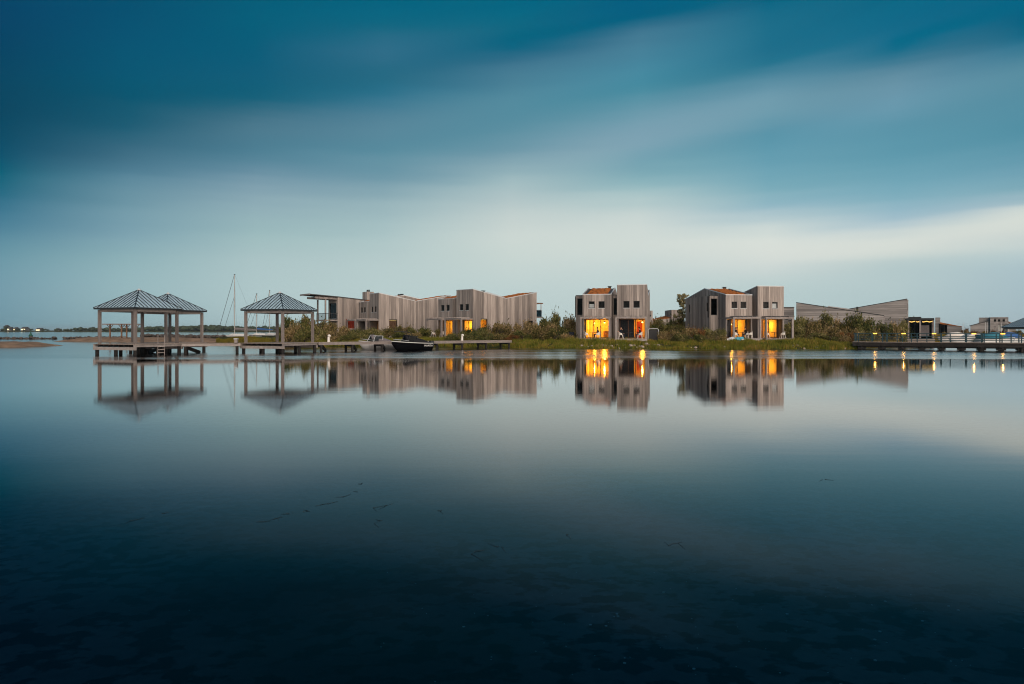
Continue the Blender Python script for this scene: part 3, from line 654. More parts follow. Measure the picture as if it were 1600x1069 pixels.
def pergola(h, x0, x1, side_to=None):
    p = MB().box(x0 - 0.1, x1 + 0.1, -2.09, -1.91, ZP, ZP + 0.2).build('pergola', 'timber', h)     # front beam carries the rest
    for x in (x0 + 0.02, x1 - 0.02): MB().box(x - 0.11, x + 0.11, -2.1, -1.9, -0.85, ZP - 0.003).build('post', 'timber', p)
    for x in (x0, x1): MB().box(x - 0.06, x + 0.06, -1.905, (side_to or -0.05) if x == x0 and side_to else -0.05, ZP + 0.01, ZP + 0.17).build('side_beam', 'timber', p)
    n = 6
    for i in range(1, n): x = x0 + (x1 - x0) * i / n; MB().box(x - 0.035, x + 0.035, -2.25, -0.05, ZP + 0.203, ZP + 0.33).build('rafter', 'timber', p)
    d = MB().box(x0 - 0.12, x1 + 0.12, -2.22, -0.045, ZD - 0.10, ZD - 0.03).build('porch_deck', 'timber', h)
    n = 14
    for i in range(n): y = -2.2 + 2.15 * i / n; MB().box(x0 - 0.12, x1 + 0.12, y + 0.005, y + 2.15 / n - 0.008, ZD - 0.026, ZD).build('deck_board', 'deck', d)
    MB().box(x0 - 0.13, x1 + 0.13, -2.27, -2.222, ZD - 0.28, ZD + 0.005).build('fascia', 'timber', d)
def pair_house(label, loc, ang, low, tower, flues=1, group='wooden waterside houses', chimney=False, balcony=False, win_mat='glass'):
    h = empty('wooden_house', (*loc, G), ang, label, 'house', group); D = 12.0
    tw = lambda x0: [(x0 + 0.74, x0 + 1.46), (x0 + 1.94, x0 + 2.66)]
    zt_t = lambda s: ZT + (ZV - ZT) * min(s, D - s) / 6.0
    zt_l = lambda s: ZE + (ZT - ZE) * min(s, D - s) / 6.0
    W0 = 4.82 - G - 0.03; W1 = 5.62 - G
    for x0, x1, prof, flat, cfg in ((-3.5, 0.0, zt_t, ZT, tower), (-7.7, -4.25, zt_l, ZE, low)):
        wd = x1 - x0; ops = [(0.16, wd - 0.16, -0.2, ZP - 0.02)] + [(a - x0, b - x0, W0, W1) for a, b in tw(x0)]
        fw_ = wall(h, (x0, 0), (x1, 0), -0.2, lambda s: flat, ops)
        for k_, (a, b) in enumerate(tw(x0)):
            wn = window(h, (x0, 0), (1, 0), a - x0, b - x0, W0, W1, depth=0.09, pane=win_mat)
            if cfg.get('blind') == k_: MB().box(a + 0.07, b - 0.07, 0.13, 0.15, W0 + 0.07, W0 + cfg.get('blind_h', 0.5)).build('pale_blind', 'metal_light', wn)
        shol_r = cfg.get('side_windows', [])
        right = wall(h, (x1, 0.02), (x1, D), -0.2, prof, [(a, b, c, d) for a, b, c, d, _ in shol_r], breaks=[6.0])
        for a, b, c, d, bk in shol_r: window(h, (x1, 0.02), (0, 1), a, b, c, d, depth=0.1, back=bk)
        shol_l = cfg.get('left_windows', [])
        left = wall(h, (x0, D), (x0, 0.02), -0.2, lambda s: prof(D - s), [(a, b, c, d) for a, b, c, d in shol_l], breaks=[6.0])
        for a, b, c, d in shol_l: window(h, (x0, D), (0, -1), a, b, c, d, depth=0.1)
        wall(h, (x1, D), (x0, D), -0.2, lambda s: flat, [], planks=False)
        roof = roof_strip(h, x0 + 0.02, x1 - 0.02, [0.02, 6, D - 0.02], [flat - 0.05, prof(6) - 0.05, flat - 0.05])
        for xx in (x0 - 0.045, x1 - 0.06):            # metal verge along both edges
            mb = MB()
            for ya, yb in ((-0.04, 6), (6, D + 0.04)):
                za, zb = prof(max(ya, 0)), prof(min(yb, D)); mb.hexa([(xx, ya, za - 0.02), (xx + 0.105, ya, za - 0.02), (xx + 0.105, yb, zb - 0.02), (xx, yb, zb - 0.02), (xx, ya, za + 0.07), (xx + 0.105, ya, za + 0.07), (xx + 0.105, yb, zb + 0.07), (xx, yb, zb + 0.07)])
            mb.build('verge', 'metal_light', roof)
        for yy in (-0.045, D - 0.06): MB().box(x0 + 0.062, x1 - 0.062, yy, yy + 0.105, flat - 0.02, flat + 0.06).build('eave_trim', 'metal_light', roof)
        if flat == ZE:
            sedum_bed(roof, x0 + 0.45, x1 - 0.45, 0.35, 5.7, prof(0.35) - 0.04, prof(5.7) - 0.04, 3)
            sedum_bed(roof, x0 + 0.45, x1 - 0.45, 6.3, 11.65, prof(6.3) - 0.04, prof(11.65) - 0.04, 4)
            for k in range(flues):
                fl = MB().box(x1 - 0.85 - k * 1.0, x1 - 0.5 - k * 1.0, 5.85, 6.15, ZT - 0.15, ZT + 0.2).build('flue', 'metal_dark', h); MB().box(x1 - 0.93 - k, x1 - 0.42 - k, 5.77, 6.23, ZT + 0.203, ZT + 0.26).build('cap', 'metal_dark', fl)
        else:
            sedum_bed(roof, x0 + 0.3, x1 - 0.3, 6.3, 11.65, prof(6.3) - 0.04, prof(11.65) - 0.04, 5)
            sedum_bed(roof, x0 + 0.3, x1 - 0.3, 0.35, 5.7, prof(0.35) - 0.04, prof(5.7) - 0.04, 6)
        unit_room(h, x0, x1, cfg)
        pergola(h, x0, x1, side_to=2.05 if flat == ZE else None)
    # recessed link between the two units and the annex on the far side, each with one tall dark window
    for x0, x1, y0, y1 in ((-4.25, -3.5, 2.1, 11.0), (-8.8, -7.7, 2.1, 9.6)):
        a, b = (0.08, 0.67) if x0 > -5 else (0.14, 0.96); o_ = [(a, b, 4.0 - G, 6.08 - G)]
        x0_, x1_ = (x0 + 0.05, x1 - 0.05) if x0 > -5 else (x0, x1 - 0.05)
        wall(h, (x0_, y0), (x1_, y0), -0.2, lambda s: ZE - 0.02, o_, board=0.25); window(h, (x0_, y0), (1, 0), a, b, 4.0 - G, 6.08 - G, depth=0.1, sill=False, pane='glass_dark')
        if x0 < -5:
            sw = [(1.0, 1.45, 4.5 - G, 5.55 - G), (6.6, 7.0, 4.5 - G, 5.55 - G)]
            wall(h, (x0, y1), (x0, y0 + 0.02), -0.2, lambda s: ZE - 0.02, sw)
            for q in sw: window(h, (x0, y1), (0, -1), *q, depth=0.1, sill=False)
            wall(h, (x1 - 0.05, y1), (x0, y1), -0.2, lambda s: ZE - 0.02, [], planks=False)
        rf = MB().box(x0_ + 0.0, x1_, y0, y1, ZE - 0.1, ZE - 0.025).build('flat_roof', 'membrane', h)
        MB().box(x0_ - (0.05 if x0 < -5 else 0), x1_, y0 - 0.05, y0 + 0.06, ZE - 0.022, ZE + 0.05).build('coping', 'metal_dark', rf)
    if chimney:
        c = MB().box(-2.4, -0.9, 5.2, 6.6, ZV - 0.3, ZT + 0.5).build('chimney', 'wood_h', h)
    if balcony:
        b = MB().box(-3.4, -0.15, 12.02, 13.5, 5.95 - G, 6.1 - G).build('canopy', 'brown', h)
        MB().box(-3.4, -0.15, 12.02, 13.3, 3.9 - G, 4.05 - G).build('balcony_floor', 'timber', h)
        g = MB().box(-3.4, -0.15, 13.22, 13.25, 4.06 - G, 5.0 - G).build('balustrade', 'glass_dark', h); MB().box(-3.4, -0.15, 13.2, 13.27, 5.0 - G, 5.06 - G).build('rail', 'metal_light', g)
        MB().box(-0.2, -0.17, 12.03, 13.2, 4.06 - G, 5.0 - G).build('side_screen', 'glass_dark', h)
        for x in (-3.35, -0.22): MB().box(x - 0.05, x + 0.05, 13.1, 13.2, -0.1, 5.94 - G).build('balcony_post', 'metal_light', h)
    return h
# the row with its long sides towards the viewer
pair_house('grey plank house pair behind the moored boats with a red and an orange doorway', (PX(592, 100.4), 100.4), R(-56),
    dict(lamps=[]),
    dict(lamps=[(0.35, 3.0, 1.7, 22)], doors=[(0.1, 0.5, 'orange_door')], side_windows=[(1.6, 2.9, 1.3, 2.85, 'brown')]), flues=2)
pair_house('grey plank house pair with one bright yellow side window above the shrubs', (PX(739, 91.0), 91.0), R(-47),
    dict(lamps=[(0.3, 2.6, 1.9, 38)], doors=[(0.55, 0.9, 'orange_door')]),
    dict(lamps=[(0.35, 2.6, 1.8, 95)], doors=[(0.1, 0.35, 'orange_door')], side_windows=[(1.3, 2.5, 1.05, 2.8, None), (10.3, 11.2, 1.7, 2.6, 'room_shade_tone')]), balcony=True)
pair_house('house pair facing the water squarely with a rusty sedum roof and two glowing porches', (PX(1010.5, 81.9), 81.9), R(-13),
    dict(lamps=[(0.72, 2.8, 1.95, 110), (0.25, 4.2, 1.9, 75)], cabinet=(0.6, 0.95, 0.9), blind=0, blind_h=0.5),
    dict(lamps=[(0.85, 3.6, 2.0, 75)], added_dark_panel=[(0.0, 0.56)], doors=[(0.60, 0.82, 'red_door')]))
pair_house('house pair turned to show its gabled side, with the blue bundle before its porch', (PX(1224.5, 85.3), 85.3), R(9),
    dict(lamps=[(0.62, 2.8, 1.75, 60)], added_dark_panel=[(0.0, 0.38)], doors=[(0.78, 0.97, 'orange_door')]),
    dict(lamps=[(0.76, 2.6, 1.75, 70)], added_dark_panel=[(0.0, 0.16)], doors=[(0.2, 0.46, 'red_door'), (0.5, 0.62, 'brown')], blind=1, blind_h=0.62))

# house with the big overhanging roof and balcony at the left end of the row
AL = R(-51.5); h = empty('wooden_house', (PX(528, 105), 105, G), AL, 'plank house with a long overhanging roof above its balcony at the left end', 'house', 'wooden waterside houses')
prof0 = lambda s: 7.2 - G + (6.72 - 7.2) * s / 6.0 if s < 6 else 6.72 - G + (s - 6) * 0.12
wall(h, (0, 0), (0, 11), -0.2, prof0, [(1.3, 3.2, 1.5, 3.0)], breaks=[6.0]); window(h, (0, 0), (0, 1), 1.3, 3.2, 1.5, 3.0, depth=0.06, back='red_door', mull=[2.25], name='red_door_panel', frame='red_door')
wall(h, (-3.5, 0), (-0.02, 0), -0.2, lambda s: 7.18 - G, [(0.4, 3.0, 3.9 - G, 6.3 - G)]); window(h, (-3.5, 0), (1, 0), 0.4, 3.0, 3.9 - G, 6.3 - G, depth=0.1, mull=[1.7], pane='glass_dark')
wall(h, (-3.5, 11), (-3.5, 0.02), -0.2, lambda s: prof0(11 - s), [], planks=False, breaks=[5.0]); wall(h, (0, 11), (-3.5, 11), -0.2, lambda s: prof0(11), [], planks=False)
rf = roof_strip(h, -3.7, 0.12, [-4.5, 0, 6, 11.1], [7.56 - G, 7.3 - G, 6.82 - G, 7.4 - G], 'membrane', 0.13)
MB().box(-3.72, 0.14, -4.56, -4.503, 7.36 - G, 7.6 - G).build('fascia', 'timber', rf)
for x in (-3.2, -0.25):
    MB().bar((x, -3.6, 7.05 - G), (x, -0.02, 6.95 - G), 0.14, 0.3).build('roof_beam', 'timber', rf)
    MB().box(x - 0.1, x + 0.1, -2.0, -1.8, -0.3, 6.8 - G).build('balcony_post', 'timber', h)
for y in (-3.0, -2.2, -1.4, -0.6): MB().box(-3.4, -0.05, y - 0.05, y + 0.05, 7.06 - G, 7.2 - G).build('joist', 'timber', rf)
MB().box(-3.5, 0.02, -2.05, -0.05, 3.5 - G, 3.7 - G).build('balcony_floor', 'timber', h)
bl = MB().box(-3.5, 0.02, -2.03, -1.97, 4.62 - G, 4.7 - G).build('balustrade', 'metal_dark', h)
MB().box(-0.04, 0.02, -1.96, -0.06, 4.62 - G, 4.7 - G).build('side_rail', 'metal_dark', bl)
for i in range(13): MB().box(-3.45 + i * 0.285, -3.41 + i * 0.285, -2.02, -1.98, 3.7 - G, 4.618 - G).build('baluster', 'metal_dark', bl)
for i in range(7): MB().box(-0.03, 0.01, -1.9 + i * 0.28, -1.86 + i * 0.28, 3.7 - G, 4.618 - G).build('baluster', 'metal_dark', bl)
ch = MB().box(-2.35, -0.75, 5.3, 6.5, 6.6 - G, 8.25 - G).build('chimney', 'wood_core', h)
for i in range(7): MB().box(-2.36 + i * 0.231, -2.36 + i * 0.231 + 0.215, 5.26, 5.296, 6.7 - G, 8.24 - G).build('plank', 'wood_v', ch)
for i in range(5): MB().box(-0.746, -0.715, 5.3 + i * 0.24, 5.3 + i * 0.24 + 0.222, 6.7 - G, 8.24 - G).build('plank', 'wood_v', ch)
for x in (-1.9, -1.3): MB().tube([(x, 5.9, 8.25 - G), (x, 5.9, 8.6 - G)], 0.13, 8).build('flue', 'metal_dark', ch)

# level-boarded halls on the right
def level_hall(label, pts, depth, rise, roofmat='membrane', windows=(), group='level-boarded buildings'):
    """pts: (px, Y, ytop) left and right front corners"""
    (pa, Ya, ya), (pb, Yb, yb) = pts; A = Vector((PX(pa, Ya), Ya)); B = Vector((PX(pb, Yb), Yb)); L = (B - A).length
    ang = math.atan2((B - A).y, (B - A).x); za, zb = PZ(ya, Ya) - G, PZ(yb, Yb) - G
    h = empty('boarded_hall', (A.x, A.y, G), ang, label, 'building', group); top = lambda s: za + (zb - za) * s / L
    hwall(h, (0, 0), (L, 0), -0.3, top, [(a, b, c, d) for f_, a, b, c, d in windows if f_ == 'front'])
    hwall(h, (L, 0.02), (L, depth), -0.3, lambda s: zb, [(a, b, c, d) for f_, a, b, c, d in windows if f_ == 'right'])
    hwall(h, (0, depth), (0, 0.02), -0.3, lambda s: za, [])
    wall(h, (L, depth), (0, depth), -0.3, lambda s: zb + (za - zb) * s / L, [], planks=False)
    for f_, a, b, c, d in windows:
        if f_ == 'front': window(h, (0, 0), (1, 0), a, b, c, d, depth=0.1)
        else: window(h, (L, 0.02), (0, 1), a, b, c, d, depth=0.1)
    rf = MB().hexa([(0.02, 0.02, za - 0.2), (L - 0.02, 0.02, zb - 0.2), (L - 0.02, depth - 0.02, zb - 0.2), (0.02, depth - 0.02, za - 0.2), (0.02, 0.02, za - 0.04), (L - 0.02, 0.02, zb - 0.04), (L - 0.02, depth - 0.02, zb - 0.04), (0.02, depth - 0.02, za - 0.04)]).build('roof', roofmat, h)
    for y in (-0.06, depth - 0.05): MB().hexa([(-0.05, y, za - 0.02), (L + 0.05, y, zb - 0.02), (L + 0.05, y + 0.11, zb - 0.02), (-0.05, y + 0.11, za - 0.02), (-0.05, y, za + 0.08), (L + 0.05, y, zb + 0.08), (L + 0.05, y + 0.11, zb + 0.08), (-0.05, y + 0.11, za + 0.08)]).build('coping', 'metal_dark', rf)
    return h, L
hA, LA = level_hall('long grey boarded hall whose roof slopes down to the right behind the thicket', [(1244.5, 104.5, 473), (1381, 98.8, 493.6)], 6.5, 0, windows=[('right', 0.6, 1.4, 1.2, 2.4)])
MB().hexa([(4.2, 2.6, 3.4), (8.0, 2.6, 3.4), (8.0, 5.2, 3.4), (4.2, 5.2, 3.4), (4.2, 2.6, 4.95), (8.0, 2.6, 4.35), (8.0, 5.2, 4.35), (4.2, 5.2, 4.95)]).build('roof_light', 'wood_h', hA); f_ = MB().box(8.1, 8.35, 2.0, 2.25, 3.6, 4.75).build('flue', 'metal_dark', hA)
level_hall('grey boarded hall whose roof rises to a high right end beside the lit pavilion', [(1322, 111, 484), (1417, 106.5, 467.4)], 6.0, 0, windows=[('right', 1.2, 3.6, 4.3, 5.3)])
level_hall('small pale boarded box peeking out right behind the gabled house', [(1212, 112, 480.5), (1240.5, 112, 480.5)], 6.0, 0)
level_hall('low boarded shed with a sloping roof in the gap right of the gabled house', [(1205, 108, 494), (1243, 108, 503)], 3.2, 0)

# butterfly-roofed house seen between the two lit houses
Yv = 122; h = empty('distant_house', (PX(1012, Yv), Yv, G), 0, 'distant house with an orange roof in the gap between the two lit houses', 'house')
xx = lambda p: PX(p, Yv) - PX(1012, Yv); zz = lambda y: PZ(y, Yv) - G
wall(h, (xx(1004), 0), (xx(1019.5), 0), -0.2, lambda s: zz(485.5), [(xx(1014) - xx(1004) - 0.35, xx(1014) - xx(1004) + 0.35, zz(495), zz(492))]); window(h, (xx(1004), 0), (1, 0), xx(1014) - xx(1004) - 0.35, xx(1014) - xx(1004) + 0.35, zz(495), zz(492))
wall(h, (xx(1019.5), 0.02), (xx(1019.5), 5), -0.2, lambda s: zz(485.5), []); MB().box(xx(1004) + 0.05, xx(1019.5) - 0.2, 0.2, 5, zz(487), zz(486)).build('flat_roof', 'membrane', h)
wall(h, (xx(1019.6) + .05, 0.4), (xx(1049), 0.4), -0.2, lambda s: zz(501.5) + (zz(497) - zz(501.5)) * s / (xx(1049) - xx(1019.6)), [])
rf = MB().hexa([(xx(1020), 0.3, zz(501.4)), (xx(1049), 0.3, zz(496.9)), (xx(1049), 5, zz(493.5)), (xx(1020), 5, zz(500.5)), (xx(1020), 0.3, zz(500.6)), (xx(1049), 0.3, zz(496.1)), (xx(1049), 5, zz(492.7)), (xx(1020), 5, zz(499.7))]).build('roof', 'sedum', h)
MB().hexa([(xx(1019.6), 0.1, zz(497)), (xx(1027), 0.1, zz(500.7)), (xx(1027), 0.3, zz(500.7)), (xx(1019.6), 0.3, zz(497)), (xx(1019.6), 0.1, zz(496)), (xx(1027), 0.1, zz(499.7)), (xx(1027), 0.3, zz(499.7)), (xx(1019.6), 0.3, zz(496))]).build('verge', 'metal_light', rf)
wall(h, (xx(1049), -0.1), (xx(1066), -0.1), -0.2, lambda s: zz(484.3), []); wall(h, (xx(1049), 5), (xx(1049), -0.08), -0.2, lambda s: zz(484.3), [])
MB().box(xx(1049) + 0.2, xx(1066), 0.1, 5, zz(486), zz(485)).build('flat_roof', 'membrane', h)

# lit glazed pavilion building with a string of bulbs
Yv = 97.5; h = empty('glazed_clubhouse', (PX(1419, 98.5), 98.5, G), R(-28), 'flat-roofed glazed terrace building with a string of warm bulbs', 'building')
xx = lambda p: (p - 1419) * Yv / F / 1.164; zz = lambda y: PZ(y, Yv) - G
MB().box(xx(1417), xx(1459.5), -0.3, 6, zz(500.2), zz(497.2)).build('roof', 'metal_dark', h)
MB().box(xx(1421), xx(1440), 0.5, 5, zz(497), zz(495)).build('roof_upstand', 'metal_dark', h)
for p in (1419.5, 1438, 1458.3): MB().box(xx(p) - 0.1, xx(p) + 0.1, -0.15, 0.1, -0.3, zz(500.25)).build('post', 'timber', h)
window(h, (xx(1419), 2.2), (1, 0), 0, xx(1458) - xx(1419), -0.1, zz(501), depth=0.0, mull=[xx(1431) - xx(1419), xx(1439) - xx(1419), xx(1449) - xx(1419)], pane='glass_dark', sill=False, name='glass_wall', back='room_shade_tone')
MB().box(xx(1440), xx(1453), 1.2, 1.9, 0.3, zz(508)).build('bar_counter', 'grey_canvas', h)
MB().box(xx(1417), xx(1460), -1.2, 6, -0.4, -0.02).build('terrace_floor', 'deck', h)
wire = MB().tube([(xx(1420 + i * 37.5 / 24), -0.05, zz(501.2) - 0.09 * (1 - abs((i % 6) - 3) / 3)) for i in range(25)], 0.012, 4).build('light_string', 'rope', h)
for i in range(25):
    if i in (7, 12, 13): continue
    MB().ball((xx(1420 + i * 37.5 / 24), -0.05, zz(501.2) - 0.09 * (1 - abs((i % 6) - 3) / 3) - 0.09), 0.07, 6, 4).build('bulb', 'string_bulb', wire)

# three farther houses
def far_box_house(): pass
Yv = 150; h = empty('distant_house', (PX(1480, Yv), Yv, G), R(-32), 'low distant house with a rust-coloured roof right of the glazed terrace', 'house')
xx = lambda p: (p - 1480) * Yv / F / 1.19; zz = lambda y: PZ(y, Yv) - G
hwall(h, (xx(1461), 0.6), (xx(1468.8), 0.6), -0.3, lambda s: zz(496), []); hwall(h, (xx(1468.8), 0.62), (xx(1468.8), 6), -0.3, lambda s: zz(496), [])
MB().box(xx(1461), xx(1468.5), 0.8, 6, zz(497.2), zz(496.3)).build('flat_roof', 'membrane', h)
hwall(h, (xx(1480), 0), (xx(1502.5), 0), -0.3, lambda s: zz(507.3) + (zz(510.6) - zz(507.3)) * s / (xx(1502.5) - xx(1480)), []); hwall(h, (xx(1502.5), 0.02), (xx(1502.5), 6), -0.3, lambda s: zz(510.6), [])
window(h, (xx(1469), 0.3), (1, 0), 0.05, xx(1480) - xx(1469) - 0.05, -0.1, zz(508), depth=0, mull=[0.8], pane='glass_dark', sill=False)
rf = MB().hexa([(xx(1468.9), -0.1, zz(506.3)), (xx(1503), -0.1, zz(510.9)), (xx(1503), 6, zz(510.9)), (xx(1468.9), 6, zz(504.5)), (xx(1468.9), -0.1, zz(505.4)), (xx(1503), -0.1, zz(510)), (xx(1503), 6, zz(510)), (xx(1468.9), 6, zz(503))]).build('roof', 'sedum', h)
Yv = 140; h = empty('distant_house', (PX(1547, Yv), Yv, G), R(-32), 'distant boarded house with three small square windows over a bright window', 'house')
xx = lambda p: (p - 1547) * Yv / F / 1.22; zz = lambda y: PZ(y, Yv) - G
L = xx(1575); sw = [(xx(p) - 0.18, xx(p) + 0.18 + 0.02, zz(502.8), zz(499.8)) for p in (1554.5, 1561, 1568)]; bw = [(xx(1560), xx(1573.5), zz(517.5), zz(507.8))]
hwall(h, (0, 0), (L, 0), -0.3, lambda s: zz(495.8), sw + bw, board=0.3)
for q in sw: window(h, (0, 0), (1, 0), *q, depth=0.08, sill=False, fw=0.03)
window(h, (0, 0), (1, 0), *bw[0], depth=0.08, mull=[xx(1565)], back='white_plastic', frame='metal_light')
hwall(h, (L, 0.02), (L, 6), -0.3, lambda s: zz(495.8), [])
hwall(h, (0, 6), (0, 0.02), -0.3, lambda s: zz(495.8), []); MB().box(0.1, L - 0.1, 0.1, 6, zz(497), zz(496.4)).build('flat_roof', 'membrane', h)
sl2 = lambda s: zz(509.2) + (zz(503) - zz(509.2)) * min(1, s / xx(1561.5)) if True else 0
A_ = (xx(1516), 0.5); hwall(h, A_, (-0.02, 0.5), -0.3, lambda s: zz(509.2) + (zz(501) - zz(509.2)) * s / -xx(1516), [], mat='wood_h')
MB().hexa([(xx(1515.6), 0.4, zz(509.4)), (-0.05, 0.4, zz(501.2)), (-0.05, 6, zz(501.2)), (xx(1515.6), 6, zz(509.4)), (xx(1515.6), 0.4, zz(508.6)), (-0.05, 0.4, zz(500.4)), (-0.05, 6, zz(500.4)), (xx(1515.6), 6, zz(508.6))]).build('lean_to_roof', 'membrane', h)
hwall(h, (xx(1530), 1.5), (-0.02, 1.5), zz(505), lambda s: zz(496), [])
MB().hexa([(L + 0.06, 0.5, zz(503.4)), (xx(1587), 0.5, zz(508.8)), (xx(1587), 6, zz(508.8)), (L + 0.06, 6, zz(503.4)), (L + 0.06, 0.5, zz(502.4)), (xx(1587), 0.5, zz(508)), (xx(1587), 6, zz(508)), (L + 0.06, 6, zz(502.4))]).build('side_roof', 'sedum', h)
hwall(h, (L + 0.06, 0.7), (xx(1587), 0.7), -0.3, lambda s: zz(503.6) + (zz(508.9) - zz(503.6)) * s / (xx(1587) - L - 0.06), [])
# pavilion at the right edge, standing low over the water
q = copy_tree(pv); q['label'] = 'blue-roofed pavilion cut off by the right edge'; del q['group']
q.location = (PX(1604, 112), 112, PZ(511.7, 112) - 3.05); q.rotation_euler.z = R(10)
r = empty('jetty_platform', (PX(1604, 112), 112, 0), R(10), 'low timber deck under the pavilion at the right edge', 'jetty')
zf = PZ(511.7, 112) - 3.05; MB().box(-2.7, 2.7, -2.7, 2.7, zf - 0.25, zf - 0.002).build('decking', 'deck', r)
for sx in (-1, 1):
    for sy in (-1, 1): MB().tube([(sx * 2.3, sy * 2.3, -1.9), (sx * 2.3, sy * 2.3, zf - 0.252)], 0.15, 8).build('pile', 'pile', r)

# ------------------------------------------------------------------ footbridge on the right
A = Vector((PX(1333, 76.3), 76.3)); B = Vector((PX(1640, 67.5), 67.5)); L = (B - A).length; BZ = 0.83
br = empty('footbridge', (A.x, A.y, 0), math.atan2((B - A).y, (B - A).x), 'dark teal railed footbridge crossing the inlet at the right', 'bridge')
dk = MB(); n = int(L / 0.18)
for i in range(n): x = L * (i + .5) / n; dk.box(x - 0.08, x + 0.08, -1.0, 1.0, BZ - 0.05, BZ)
d_ = dk.build('decking', 'deck', br); d_['kind'] = 'stuff'
for y in (-0.98, 0.98): MB().box(0, L, y - 0.06, y + 0.06, BZ - 0.46, BZ - 0.055).build('girder', 'pile', br)
MB().box(0.5, L, -0.7, 0.7, BZ - 0.6, BZ - 0.47).build('lower_beam', 'pile', br)
def bridge_s(px, yo=-0.95):
    """distance along the bridge seen at this column"""
    d = (B - A).normalized(); u = (px - 800) / F; return (u * A.y - A.x) / (d.x - u * d.y)
posts = [1337, 1342, 1363, 1379.5, 1386, 1402, 1410, 1424, 1433, 1448, 1470.5, 1484, 1509.4, 1532, 1536.5, 1555, 1564, 1578, 1594, 1615]
for y in (-0.95, 0.95):
    for px in posts[::1 if y < 0 else 2]:
        s = bridge_s(px); MB().box(s - 0.05, s + 0.05, y - 0.04, y + 0.04, BZ - 0.3, BZ + 0.9).build('railing_post', 'teal_steel', br)
    for z in (0.2, 0.4, 0.6): MB().tube([(0.1, y, BZ + z), (L, y, BZ + z)], 0.028, 5).build('rail', 'teal_steel', br)
    MB().box(0.1, L, y - 0.04, y + 0.04, BZ + 0.88, BZ + 0.95).build('handrail', 'teal_steel', br)
s_ = bridge_s(1345)
for k in range(9):
    s = bridge_s(1347 + k * 31)
    for y in (-0.7, 0.7): MB().tube([(s, y, -1.9), (s, y, BZ - 0.46)], 0.2, 8).build('pile', 'pile', br)
    MB().box(s - 0.35, s + 0.35, -0.9, 0.9, 0.05, 0.24).build('pile_cap', 'pile', br)
for px in (1368, 1412, 1459, 1520.5, 1565.2, 1607):
    s = bridge_s(px); lp = MB().box(s - 0.2, s + 0.2, -1.05, -0.85, BZ + 0.96, BZ + 1.0).build('rail_light', 'metal_dark', br)
    MB().box(s - 0.19, s + 0.19, -1.06, -0.998, BZ + 0.86, BZ + 0.955).build('lamp_lens', 'rail_lamp', lp)
    l = bpy.data.lights.new('lamp_light', 'POINT'); l.energy = 3; l.color = (1, 0.45, 0.08); l.shadow_soft_size = 0.05
    lo = bpy.data.objects.new('lamp_light', l); S.collection.objects.link(lo); lo.parent = br; lo.location = (s, -1.16, BZ + 0.84)
# landing stage in front of the bridge
r = empty('landing_stage', (PX(1560, 66.5), 66.5, 0), math.atan2((B - A).y, (B - A).x), 'low dark landing stage in front of the footbridge by the right edge', 'jetty')
MB().box(-1.7, 2.0, -0.5, 0.5, 0.42, 0.56).build('decking', 'pile', r)
for x in (-1.5, 1.8): MB().tube([(x, 0, -1.9), (x, 0, 0.419)], 0.14, 8).build('pile', 'pile', r)

# ------------------------------------------------------------------ boats
def hull_mesh(Lh, Bm, hb, hs, draft=0.25, n=12):
    """boat hull, bow at +x: rings from stern to bow"""
    rings = []; deck = []
    for i in range(n + 1):
        u = i / n; x = -Lh / 2 + Lh * u; wf = (1 - max(0, (u - 0.35) / 0.65) ** 2.2) * (0.9 + 0.1 * min(1, u / 0.3)); b = Bm / 2 * max(wf, 0.015)
        zt = hs + (hb - hs) * u ** 1.6; zk = -draft + (draft + zt * 0.75) * max(0, (u - 0.72) / 0.28) ** 2; xr = x
        rings.append([(xr, -b, zt), (xr, -b * 0.93, zk + (zt - zk) * 0.45), (xr, -b * 0.55, zk + (zt - zk) * 0.1), (xr, 0, zk), (xr, b * 0.55, zk + (zt - zk) * 0.1), (xr, b * 0.93, zk + (zt - zk) * 0.45), (xr, b, zt)])
        deck.append((xr, b, zt))
    return rings, deck
def hull(parent, Lh, Bm, hb, hs, mat, stripe='white_gel', draft=0.25):
    rings, deck = hull_mesh(Lh, Bm, hb, hs, draft); m_ = MB().loft(rings).build('hull', mat, parent, True)
    dm = MB(); n = len(deck)
    dm.add([(x, -b * 0.97, z + 0.01) for x, b, z in deck] + [(x, b * 0.97, z + 0.01) for x, b, z in deck], [(i, i + 1, n + i + 1, n + i) for i in range(n - 1)]); dm.build('deck', 'white_gel', parent)
    for s in (-1, 1): MB().tube([(x, s * (b + 0.01), z + 0.02) for x, b, z in deck], 0.045, 5).build('rub_rail', stripe, parent)
    return deck
